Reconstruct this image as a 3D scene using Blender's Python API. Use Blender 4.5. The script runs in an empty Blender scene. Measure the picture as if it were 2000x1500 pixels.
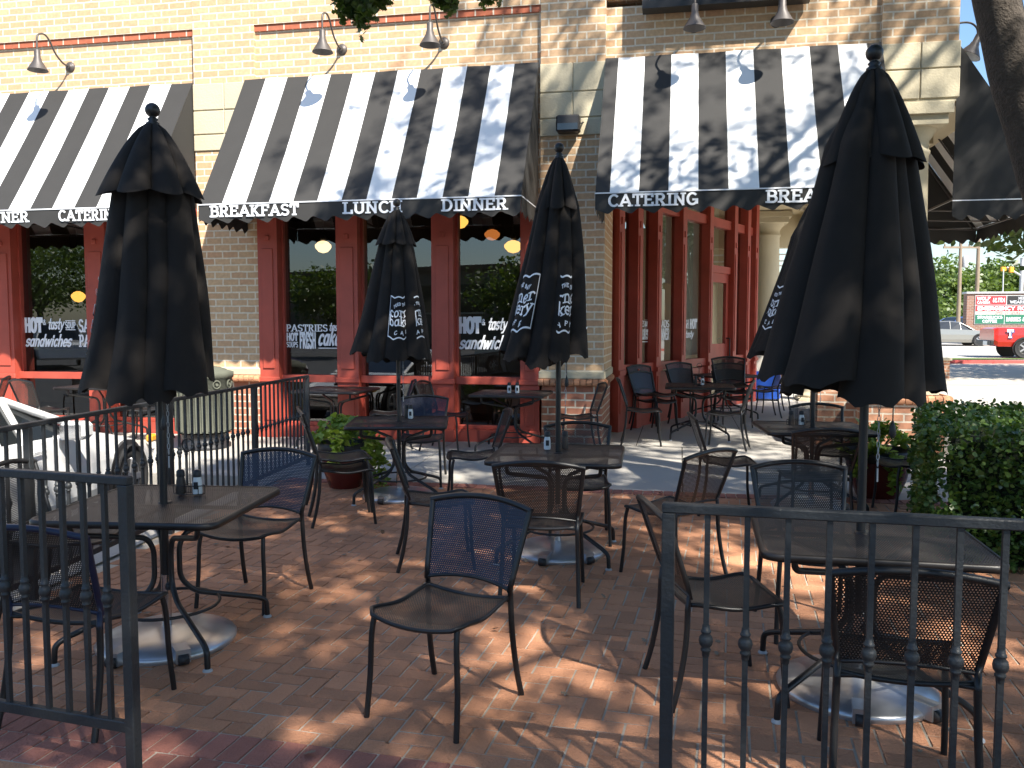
import bpy, math, random
import numpy as np
from math import sin, cos, pi, radians as R, sqrt, atan2
from mathutils import Vector, Matrix, noise
random.seed(7)
C = bpy.context.scene.collection
sc = bpy.context.scene

# ------------------------------------------------------------------ camera, sky, sun, exposure
cam = bpy.data.objects.new('camera', bpy.data.cameras.new('camera')); C.objects.link(cam)
cam.location = (0, 0, 1.67)
cam.rotation_euler = (R(90 - 3.993), 0, 0)
cam.data.sensor_width = 36; cam.data.lens = 36 * 1676 / 2000
cam.data.clip_start = 0.05; cam.data.clip_end = 3000
sc.camera = cam
SUN_EL, SUN_AZ = R(47), R(148)          # azimuth measured clockwise from +Y
wd = bpy.data.worlds.new('World'); sc.world = wd; wd.use_nodes = True
nt = wd.node_tree; nt.nodes.clear()
sky = nt.nodes.new('ShaderNodeTexSky'); sky.sky_type = 'NISHITA'; sky.sun_disc = False
sky.sun_elevation = SUN_EL; sky.sun_rotation = SUN_AZ
sky.air_density = 1.3; sky.dust_density = 0.6; sky.ozone_density = 6.0
bg = nt.nodes.new('ShaderNodeBackground'); bg.inputs[1].default_value = 0.09
wo = nt.nodes.new('ShaderNodeOutputWorld')
nt.links.new(sky.outputs[0], bg.inputs[0]); nt.links.new(bg.outputs[0], wo.inputs[0])
sl = bpy.data.lights.new('sun', 'SUN'); sl.energy = 5.0; sl.angle = R(0.8); sl.color = (1, .94, .84)
so = bpy.data.objects.new('sun', sl); C.objects.link(so)
SD = Vector((sin(SUN_AZ) * cos(SUN_EL), cos(SUN_AZ) * cos(SUN_EL), sin(SUN_EL)))
so.rotation_euler = SD.to_track_quat('Z', 'Y').to_euler()
sc.view_settings.view_transform = 'Standard'; sc.view_settings.look = 'None'
sc.view_settings.exposure = 1.4; sc.view_settings.gamma = 1
sc.render.engine = 'CYCLES'
sc.cycles.transparent_max_bounces = 24
sc.cycles.max_bounces = 8; sc.cycles.diffuse_bounces = 4; sc.cycles.glossy_bounces = 4
sc.cycles.use_denoising = True

# ------------------------------------------------------------------ materials
MATS = {}
def newmat(name):
    m = bpy.data.materials.new(name); m.use_nodes = True
    MATS[name] = m
    n = m.node_tree.nodes; return m, n, m.node_tree.links, n['Principled BSDF']
def nd(n, t, **kw):
    x = n.new(t)
    for k, v in kw.items(): setattr(x, k, v)
    return x
def inp(node, i, v): node.inputs[i].default_value = v
def c4(c): return (c[0], c[1], c[2], 1)
def simple(name, col, rough=.6, metal=0, var=.12, vscale=3, bump=0, bscale=60, spec=.5, coat=0, island=0):
    m, n, l, b = newmat(name)
    inp(b, 'Roughness', rough); inp(b, 'Metallic', metal); inp(b, 'Specular IOR Level', spec)
    if coat: inp(b, 'Coat Weight', coat); inp(b, 'Coat Roughness', .08)
    tc = nd(n, 'ShaderNodeTexCoord')
    ns = nd(n, 'ShaderNodeTexNoise'); inp(ns, 'Scale', vscale); inp(ns, 'Detail', 5)
    l.new(tc.outputs['Object'], ns.inputs['Vector'])
    mx = nd(n, 'ShaderNodeMix', data_type='RGBA')
    mx.inputs[6].default_value = c4([max(0, x * (1 - var)) for x in col]); mx.inputs[7].default_value = c4([min(1, x * (1 + var)) for x in col])
    l.new(ns.outputs[0], mx.inputs[0])
    out = mx.outputs[2]
    if island:
        g = nd(n, 'ShaderNodeNewGeometry')
        mr = nd(n, 'ShaderNodeMapRange'); inp(mr, 3, 1 - island); inp(mr, 4, 1 + island)
        l.new(g.outputs['Random Per Island'], mr.inputs[0])
        mu = nd(n, 'ShaderNodeMix', data_type='RGBA', blend_type='MULTIPLY'); inp(mu, 0, 1.0)
        l.new(out, mu.inputs[6]); l.new(mr.outputs[0], mu.inputs[7]); out = mu.outputs[2]
    l.new(out, b.inputs['Base Color'])
    if bump:
        n2 = nd(n, 'ShaderNodeTexNoise'); inp(n2, 'Scale', bscale); inp(n2, 'Detail', 6)
        l.new(tc.outputs['Object'], n2.inputs['Vector'])
        bp = nd(n, 'ShaderNodeBump'); inp(bp, 'Strength', bump); inp(bp, 'Distance', .02)
        l.new(n2.outputs[0], bp.inputs['Height']); l.new(bp.outputs[0], b.inputs['Normal'])
    return m
def brickmat(name, c1, c2, mortar, bw=.245, rh=.0965, ms=.011, dark=(.2, .12, .09), rot=False):
    m, n, l, b = newmat(name)
    inp(b, 'Roughness', .9)
    uv = nd(n, 'ShaderNodeUVMap')
    src = uv.outputs[0]
    # wobble the joints a little so that they are hand laid
    wn = nd(n, 'ShaderNodeTexNoise'); inp(wn, 'Scale', 9.0); inp(wn, 'Detail', 2)
    l.new(src, wn.inputs['Vector'])
    vs = nd(n, 'ShaderNodeVectorMath', operation='MULTIPLY_ADD'); vs.inputs[1].default_value = (.012, .012, 0)
    l.new(wn.outputs['Color'], vs.inputs[0]); l.new(src, vs.inputs[2]); src = vs.outputs[0]
    bt = nd(n, 'ShaderNodeTexBrick'); bt.offset = .5
    inp(bt, 'Color1', c4(c1)); inp(bt, 'Color2', c4(c2)); inp(bt, 'Mortar', c4(mortar))
    inp(bt, 'Scale', 1.0); inp(bt, 'Mortar Size', ms); inp(bt, 'Mortar Smooth', .15); inp(bt, 'Bias', -.1)
    inp(bt, 'Brick Width', bw); inp(bt, 'Row Height', rh)
    l.new(src, bt.inputs['Vector'])
    # a second brick texture of the same layout gives scattered dark and orange bricks
    b2 = nd(n, 'ShaderNodeTexBrick'); b2.offset = .5
    inp(b2, 'Color1', (0, 0, 0, 1)); inp(b2, 'Color2', (1, 1, 1, 1)); inp(b2, 'Mortar', (0, 0, 0, 1)); inp(b2, 'Scale', 1.0)
    inp(b2, 'Mortar Size', ms); inp(b2, 'Brick Width', bw); inp(b2, 'Row Height', rh); inp(b2, 'Bias', 0)
    l.new(src, b2.inputs['Vector'])
    cr = nd(n, 'ShaderNodeValToRGB'); cr.color_ramp.elements[0].position = .72; cr.color_ramp.elements[1].position = .95
    l.new(b2.outputs[0], cr.inputs[0])
    mx = nd(n, 'ShaderNodeMix', data_type='RGBA'); mx.inputs[7].default_value = c4(dark)
    l.new(bt.outputs[0], mx.inputs[6])
    mm = nd(n, 'ShaderNodeMath', operation='MULTIPLY'); inp(mm, 1, .55); l.new(cr.outputs[0], mm.inputs[0]); l.new(mm.outputs[0], mx.inputs[0])
    ns = nd(n, 'ShaderNodeTexNoise'); inp(ns, 'Scale', 22); inp(ns, 'Detail', 8); l.new(uv.outputs[0], ns.inputs['Vector'])
    mr = nd(n, 'ShaderNodeMapRange'); inp(mr, 3, .72); inp(mr, 4, 1.28); l.new(ns.outputs[0], mr.inputs[0])
    mu = nd(n, 'ShaderNodeMix', data_type='RGBA', blend_type='MULTIPLY'); inp(mu, 0, 1.0)
    l.new(mx.outputs[2], mu.inputs[6]); l.new(mr.outputs[0], mu.inputs[7]); l.new(mu.outputs[2], b.inputs['Base Color'])
    inv = nd(n, 'ShaderNodeMath', operation='MULTIPLY_ADD'); inp(inv, 1, -1.0); inp(inv, 2, 1.0); l.new(bt.outputs['Fac'], inv.inputs[0])
    ad = nd(n, 'ShaderNodeMath', operation='MULTIPLY_ADD'); inp(ad, 1, .35); l.new(ns.outputs[0], ad.inputs[0]); l.new(inv.outputs[0], ad.inputs[2])
    bp = nd(n, 'ShaderNodeBump'); inp(bp, 'Strength', .8); inp(bp, 'Distance', .008); l.new(ad.outputs[0], bp.inputs['Height']); l.new(bp.outputs[0], b.inputs['Normal'])
    return m
def perforated(name, col, a=.0105, r=.3, st=1.732, rough=.42):
    m, n, l, b = newmat(name)
    inp(b, 'Base Color', c4(col)); inp(b, 'Roughness', rough)
    uv = nd(n, 'ShaderNodeUVMap')
    ds = []
    for off in (0, .5):
        v = nd(n, 'ShaderNodeVectorMath', operation='MULTIPLY_ADD'); v.inputs[1].default_value = (1 / a, 1 / (a * st), 0); v.inputs[2].default_value = (off, off, 0)
        l.new(uv.outputs[0], v.inputs[0])
        f = nd(n, 'ShaderNodeVectorMath', operation='FRACTION'); l.new(v.outputs[0], f.inputs[0])
        g = nd(n, 'ShaderNodeVectorMath', operation='MULTIPLY_ADD'); g.inputs[1].default_value = (1, st, 0); g.inputs[2].default_value = (-.5, -.5 * st, 0)
        l.new(f.outputs[0], g.inputs[0])
        le = nd(n, 'ShaderNodeVectorMath', operation='LENGTH'); l.new(g.outputs[0], le.inputs[0]); ds.append(le.outputs['Value'])
    mn = nd(n, 'ShaderNodeMath', operation='MINIMUM'); l.new(ds[0], mn.inputs[0]); l.new(ds[1], mn.inputs[1])
    gt = nd(n, 'ShaderNodeMath', operation='GREATER_THAN'); inp(gt, 1, r); l.new(mn.outputs[0], gt.inputs[0])
    tr = nd(n, 'ShaderNodeBsdfTransparent'); ms = nd(n, 'ShaderNodeMixShader')
    l.new(gt.outputs[0], ms.inputs[0]); l.new(tr.outputs[0], ms.inputs[1]); l.new(b.outputs[0], ms.inputs[2])
    l.new(ms.outputs[0], n['Material Output'].inputs[0])
    return m
def leafmat(name, c1, c2, trans=.35, rough=.45):
    m, n, l, b = newmat(name)
    g = nd(n, 'ShaderNodeNewGeometry'); mx = nd(n, 'ShaderNodeMix', data_type='RGBA')
    mx.inputs[6].default_value = c4(c1); mx.inputs[7].default_value = c4(c2)
    l.new(g.outputs['Random Per Island'], mx.inputs[0]); l.new(mx.outputs[2], b.inputs['Base Color']); inp(b, 'Roughness', rough)
    t = nd(n, 'ShaderNodeBsdfTranslucent'); hs = nd(n, 'ShaderNodeMix', data_type='RGBA', blend_type='MULTIPLY'); inp(hs, 0, 1.0)
    l.new(mx.outputs[2], hs.inputs[6]); hs.inputs[7].default_value = (1.6, 1.7, .5, 1); l.new(hs.outputs[2], t.inputs[0])
    ms = nd(n, 'ShaderNodeMixShader'); inp(ms, 0, trans); l.new(b.outputs[0], ms.inputs[1]); l.new(t.outputs[0], ms.inputs[2])
    l.new(ms.outputs[0], n['Material Output'].inputs[0])
    return m
def glassmat(name, tint=(.5, .5, .48), refl=.14):
    m, n, l, b = newmat(name); n.remove(b)
    tr = nd(n, 'ShaderNodeBsdfTransparent'); inp(tr, 0, c4(tint)); gl = nd(n, 'ShaderNodeBsdfGlossy'); inp(gl, 'Roughness', 0.0); inp(gl, 0, (.9, .93, .95, 1))
    lw = nd(n, 'ShaderNodeFresnel'); inp(lw, 0, 1.5); ad = nd(n, 'ShaderNodeMath', operation='ADD'); inp(ad, 1, refl); l.new(lw.outputs[0], ad.inputs[0])
    ms = nd(n, 'ShaderNodeMixShader'); l.new(ad.outputs[0], ms.inputs[0]); l.new(tr.outputs[0], ms.inputs[1]); l.new(gl.outputs[0], ms.inputs[2])
    l.new(ms.outputs[0], n['Material Output'].inputs[0]); return m
def emis(name, col, s):
    m, n, l, b = newmat(name); inp(b, 'Base Color', c4(col)); inp(b, 'Emission Color', c4(col)); inp(b, 'Emission Strength', s); return m

brickmat('facade_brick', (.49, .31, .175), (.60, .42, .25), (.66, .58, .45), dark=(.42, .21, .115))
brickmat('base_brick', (.38, .15, .09), (.46, .20, .12), (.60, .53, .42), dark=(.28, .10, .06))
brickmat('red_brick', (.33, .12, .07), (.42, .17, .09), (.5, .42, .33), bw=.09, rh=.5, ms=.009)
brickmat('red_course', (.36, .10, .05), (.42, .13, .065), (.58, .50, .39), bw=.245, rh=.5, ms=.011)
brickmat('low_brick', (.36, .17, .10), (.46, .23, .13), (.5, .43, .34), bw=.245, rh=.0965)
brickmat('far_brick', (.20, .10, .07), (.30, .15, .10), (.33, .28, .24), bw=.26, rh=.1)
simple('limestone', (.50, .44, .31), .85, bump=.25, bscale=40, var=.12, vscale=2)
simple('cream_paint', (.55, .47, .32), .8, var=.05, bump=.1)
simple('red_paint', (.38, .066, .042), .5, var=.28, vscale=3.5, bump=.05, bscale=30)
simple('concrete', (.40, .375, .335), .9, var=.16, vscale=1.3, bump=.3, bscale=90)
simple('street_concrete', (.40, .355, .295), .9, var=.08, vscale=.6, bump=.2, bscale=40)
simple('asphalt', (.07, .07, .072), .9, var=.2, vscale=1.2, bump=.4, bscale=120)
simple('paver', (.48, .225, .12), .8, var=.40, vscale=1.6, bump=.5, bscale=70, island=.2)
simple('paver_dark', (.32, .125, .09), .8, var=.25, vscale=7, bump=.5, bscale=70, island=.2)
simple('mortar', (.42, .37, .30), .95, var=.45, vscale=2.5, bump=.3)
simple('black_metal', (.011, .011, .012), .4, var=.15, bump=.06, bscale=200)
simple('fence_metal', (.022, .025, .028), .5, var=.3, vscale=12, bump=.2, bscale=80)
simple('brown_metal', (.016, .013, .012), .42, var=.15)
simple('navy_metal', (.008, .014, .045), .4, var=.12)
simple('black_cloth', (.0165, .0138, .0122), .85, var=.25, vscale=14, bump=.3, bscale=500, spec=.25)
simple('awning_black', (.035, .034, .033), .75, var=.12, vscale=4, bump=.15, bscale=300, spec=.3)
simple('awning_white', (.76, .765, .76), .75, var=.07, vscale=1.5, bump=.1, bscale=300, spec=.3)
simple('white_print', (.80, .82, .86), .7, var=.02)
simple('gold', (.3, .3, .3), .3)
simple('chrome', (.55, .55, .56), .22, metal=1, var=.1)
simple('galvanised', (.50, .51, .53), .30, metal=.75, var=.42, vscale=5)
simple('dark_plastic', (.02, .02, .022), .5)
simple('sign_edge', (.45, .45, .44), .5)
simple('white_plastic', (.7, .72, .72), .4)
simple('pepper', (.04, .03, .025), .5, var=.5, vscale=150)
simple('lamp_metal', (.085, .075, .07), .5, metal=.3)
simple('white_enamel', (.8, .8, .78), .4)
simple('bark', (.062, .050, .040), .95, var=.5, vscale=18, bump=1.0, bscale=45)
simple('terracotta_glaze', (.11, .015, .011), .22, var=.2)
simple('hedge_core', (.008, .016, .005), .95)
simple('soil', (.03, .022, .015), .95)
simple('stone_bin', (.10, .105, .08), .9, var=.25, vscale=6, bump=.3)
simple('white_car', (.80, .80, .79), .25, coat=.8, var=.01)
simple('silver_car', (.26, .255, .235), .3, metal=.5, coat=.8, var=.02)
simple('red_car', (.50, .02, .015), .28, coat=.9, var=.02)
simple('maroon_car', (.05, .008, .012), .28, coat=.9, var=.02)
simple('blue_car', (.03, .07, .22), .3, coat=.8, var=.02)
simple('car_glass', (.015, .018, .02), .06, spec=.8)
simple('tyre', (.015, .015, .016), .85)
simple('rim', (.5, .5, .52), .3, metal=.9)
simple('grass', (.09, .14, .03), .95, var=.4, vscale=30, bump=.6)
simple('red_kerb', (.4, .07, .06), .8, var=.3)
simple('sign_red', (.62, .03, .035), .5, var=.03)
simple('sign_black', (.015, .015, .015), .5)
simple('sign_green', (.01, .13, .07), .5, var=.03)
simple('wood_pole', (.22, .17, .12), .9, var=.25)
simple('grey_metal', (.4, .41, .42), .5)
simple('signal_yellow', (.7, .3, .02), .5)
simple('blue_plastic', (.02, .09, .45), .4)
simple('paper', (.72, .70, .62), .8)
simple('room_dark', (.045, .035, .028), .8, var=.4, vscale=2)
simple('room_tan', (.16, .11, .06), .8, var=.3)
simple('blind_white', (.62, .62, .56), .8)
simple('far_wall', (.22, .175, .12), .9, var=.1)
perforated('perf_black', (.011, .0105, .011), .0105, .27)
perforated('perf_navy', (.006, .011, .034), .0105, .245)
perforated('mesh_brown', (.017, .0135, .012), .0085, .16, rough=.5)
perforated('mesh_table', (.026, .021, .0195), .0105, .25, 2.2, rough=.5)
leafmat('oak_leaf', (.030, .060, .012), (.085, .12, .03))
leafmat('hedge_leaf', (.03, .07, .014), (.12, .19, .045), .25, .3)
leafmat('lime_leaf', (.12, .20, .025), (.30, .38, .07), .3)
leafmat('far_leaf', (.05, .09, .02), (.14, .19, .05), .3)
glassmat('window_glass', (.45, .44, .42), .07); glassmat('door_glass', (.6, .6, .57), .12)
emis('globe_warm', (1, .72, .38), 1.6); emis('globe_yellow', (1, .52, .10), 1.3); emis('globe_amber', (.7, .22, .05), .6)
simple('tan_mesh', (.22, .19, .15), .6)

# ------------------------------------------------------------------ mesh builder
class MB:
    def __init__(s): s.v = []; s.f = []; s.m = []; s.uv = []; s.sm = []
    def face(s, pts, mi=0, uv=None, smooth=False):
        i = len(s.v); s.v += [tuple(p) for p in pts]; s.f.append(tuple(range(i, i + len(pts)))); s.m.append(mi); s.sm.append(smooth)
        if uv is None:
            a, b, c = (Vector(pts[k]) for k in range(3)); nn = (b - a).cross(c - a)
            ax = max(range(3), key=lambda k: abs(nn[k]))
            ij = [(1, 2), (0, 2), (0, 1)][ax]
            uv = [(p[ij[0]], p[ij[1]]) for p in pts]
        s.uv += list(uv)
    def box(s, x0, x1, y0, y1, z0, z1, mi=0, M=None, bev=0):
        if bev > 0:
            # chamfered box: vertices offset inward
            b = min(bev, (x1 - x0) / 3, (y1 - y0) / 3, (z1 - z0) / 3)
            def P(x, y, z): return (x, y, z) if M is None else tuple(M @ Vector((x, y, z)))
            X = (x0, x1); Y = (y0, y1); Z = (z0, z1); sg = (1, -1)
            for i in (0, 1):
                xi = X[i]; 
                q = [P(xi, Y[0] + b, Z[0] + b), P(xi, Y[1] - b, Z[0] + b), P(xi, Y[1] - b, Z[1] - b), P(xi, Y[0] + b, Z[1] - b)]
                s.face(q if i else q[::-1], mi)
                yi = Y[i]; q = [P(X[0] + b, yi, Z[0] + b), P(X[1] - b, yi, Z[0] + b), P(X[1] - b, yi, Z[1] - b), P(X[0] + b, yi, Z[1] - b)]
                s.face(q[::-1] if i else q, mi)
                zi = Z[i]; q = [P(X[0] + b, Y[0] + b, zi), P(X[1] - b, Y[0] + b, zi), P(X[1] - b, Y[1] - b, zi), P(X[0] + b, Y[1] - b, zi)]
                s.face(q if i else q[::-1], mi)
            for i in (0, 1):
                for j in (0, 1):
                    si, sj = sg[i] * b, sg[j] * b
                    s.face([P(X[i], Y[j] + sj, Z[0] + b), P(X[i] + si, Y[j], Z[0] + b), P(X[i] + si, Y[j], Z[1] - b), P(X[i], Y[j] + sj, Z[1] - b)], mi)
                    s.face([P(X[i], Y[0] + b, Z[j] + sj), P(X[i] + si, Y[0] + b, Z[j]), P(X[i] + si, Y[1] - b, Z[j]), P(X[i], Y[1] - b, Z[j] + sj)], mi)
                    s.face([P(X[0] + b, Y[i], Z[j] + sj), P(X[0] + b, Y[i] + si, Z[j]), P(X[1] - b, Y[i] + si, Z[j]), P(X[1] - b, Y[i], Z[j] + sj)], mi)
                    for k in (0, 1):
                        sk = sg[k] * b
                        s.face([P(X[i] + si, Y[j] + sj, Z[k]), P(X[i], Y[j] + sj, Z[k] + sk), P(X[i] + si, Y[j], Z[k] + sk)], mi)
            return
        c = [(x0, y0, z0), (x1, y0, z0), (x1, y1, z0), (x0, y1, z0), (x0, y0, z1), (x1, y0, z1), (x1, y1, z1), (x0, y1, z1)]
        for q, ij in (((0, 1, 5, 4), (0, 2)), ((2, 3, 7, 6), (0, 2)), ((1, 2, 6, 5), (1, 2)), ((3, 0, 4, 7), (1, 2)), ((4, 5, 6, 7), (0, 1)), ((3, 2, 1, 0), (0, 1))):
            pts = [c[k] for k in q]; uv = [(p[ij[0]], p[ij[1]]) for p in pts]
            if M is not None: pts = [tuple(M @ Vector(p)) for p in pts]
            s.face(pts, mi, uv)
    def obox(s, p0, p1, w, h, mi=0):     # horizontal bar from p0 to p1
        p0, p1 = Vector(p0), Vector(p1); d = (p1 - p0); L = d.length; d.normalize()
        u = Vector((0, 0, 1)) if abs(d.z) < .9 else Vector((0, 1, 0)); x = d.cross(u).normalized(); u = x.cross(d)
        M = Matrix((( x.x, d.x, u.x, p0.x), (x.y, d.y, u.y, p0.y), (x.z, d.z, u.z, p0.z), (0, 0, 0, 1)))
        s.box(-w / 2, w / 2, 0, L, -h / 2, h / 2, mi, M)
    def grid(s, P, mi=0, uvs=None, smooth=True, wrap=False):
        nr, ncol = len(P), len(P[0]); b = len(s.v)
        for row in P: s.v += [tuple(p) for p in row]
        for i in range(nr - 1):
            for j in range(ncol if wrap else ncol - 1):
                j2 = (j + 1) % ncol
                s.f.append((b + i * ncol + j, b + i * ncol + j2, b + (i + 1) * ncol + j2, b + (i + 1) * ncol + j)); s.m.append(mi if not callable(mi) else mi(i, j)); s.sm.append(smooth)
                if uvs is not None: s.uv += [uvs[i][j], uvs[i][j2], uvs[i + 1][j2], uvs[i + 1][j]]
                else: s.uv += [(P[k][q][0] + P[k][q][1], P[k][q][2]) for k, q in ((i, j), (i, j2), (i + 1, j2), (i + 1, j))]
    def tube(s, pts, r, n=8, mi=0, caps=True, closed=False, rr=None, fl=None):
        pts = [Vector(p) for p in pts]; N = len(pts); rings = []
        t0 = (pts[1] - pts[0]).normalized(); up = Vector((0, 0, 1)) if abs(t0.z) < .9 else Vector((1, 0, 0)); x = t0.cross(up).normalized()
        for i, p in enumerate(pts):
            if closed: t = (pts[(i + 1) % N] - pts[i - 1])
            elif i == 0: t = pts[1] - p
            elif i == N - 1: t = p - pts[-2]
            else: t = (pts[i + 1] - p).normalized() + (p - pts[i - 1]).normalized()
            t.normalize(); x = (x - t * x.dot(t)).normalized(); y = t.cross(x)
            ri = rr[i] if rr else r
            rings.append([p + x * (ri * cos(2 * pi * k / n)) + y * (ri * (fl or 1) * sin(2 * pi * k / n)) for k in range(n)])
        if closed: rings.append(rings[0])
        s.grid(rings, mi, wrap=True)
        if caps and not closed:
            s.face(rings[0][::-1], mi); s.face(rings[-1], mi)
    def lathe(s, prof, n=20, mi=0, c=(0, 0), M=None, sx=1, sy=1):
        rings = []
        for r, z in prof:
            ring = [Vector((c[0] + sx * r * cos(2 * pi * k / n), c[1] + sy * r * sin(2 * pi * k / n), z)) for k in range(n)]
            if M is not None: ring = [M @ p for p in ring]
            rings.append(ring)
        s.grid(rings, mi, wrap=True)
        if prof[0][0] > .002: s.face(rings[0][::-1], mi)
        if prof[-1][0] > .002: s.face(rings[-1], mi)
    def build(s, name, mats, parent=None, **kw):
        me = bpy.data.meshes.new(name); me.from_pydata(s.v, [], s.f)
        if isinstance(mats, str): mats = [mats]
        for x in mats: me.materials.append(MATS[x])
        me.polygons.foreach_set('material_index', s.m); me.polygons.foreach_set('use_smooth', s.sm)
        ul = me.uv_layers.new(name='UVMap'); ul.data.foreach_set('uv', np.array(s.uv, 'f').ravel())
        me.update()
        o = bpy.data.objects.new(name, me); C.objects.link(o)
        if parent: o.parent = parent
        for k, v in kw.items(): o[k] = v
        return o
def smoothpath(pts, n=4):
    P = [Vector(p) for p in pts]; out = []
    for i in range(len(P) - 1):
        a = P[max(i - 1, 0)]; b = P[i]; c = P[i + 1]; d = P[min(i + 2, len(P) - 1)]
        for k in range(n):
            t = k / n; out.append(.5 * ((2 * b) + (c - a) * t + (2 * a - 5 * b + 4 * c - d) * t * t + (3 * b - a - 3 * c + d) * t ** 3))
    out.append(P[-1]); return out
def fillet(pts, r, n=5):
    P = [Vector(p) for p in pts]; out = [P[0]]
    for i in range(1, len(P) - 1):
        a, b, c = P[i - 1], P[i], P[i + 1]; d1 = (a - b); d2 = (c - b); rr = min(r, d1.length * .48, d2.length * .48)
        p = b + d1.normalized() * rr; q = b + d2.normalized() * rr
        for k in range(n + 1):
            t = k / n; out.append(p * (1 - t) ** 2 + b * 2 * t * (1 - t) + q * t * t)
    out.append(P[-1]); return out
def thing(name, label, cat, loc=(0, 0, 0), rz=0, group=None):
    o = bpy.data.objects.new(name, None); C.objects.link(o); o.location = loc; o.rotation_euler = (0, 0, rz)
    o.empty_display_size = .1
    o['label'] = label; o['category'] = cat
    if group: o['group'] = group
    return o
def tag(o, label, cat, group=None):
    o['label'] = label; o['category'] = cat
    if group: o['group'] = group
    return o
def dup(root, loc, rz, label, group=None, swap=None):
    r = root.copy(); C.objects.link(r); r.location = loc; r.rotation_euler = (0, 0, rz); r['label'] = label
    if group: r['group'] = group
    for ch in list(root.children):
        c = ch.copy(); C.objects.link(c); c.parent = r
        for g in ch.children:
            d = g.copy(); C.objects.link(d); d.parent = c
    return r

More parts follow.
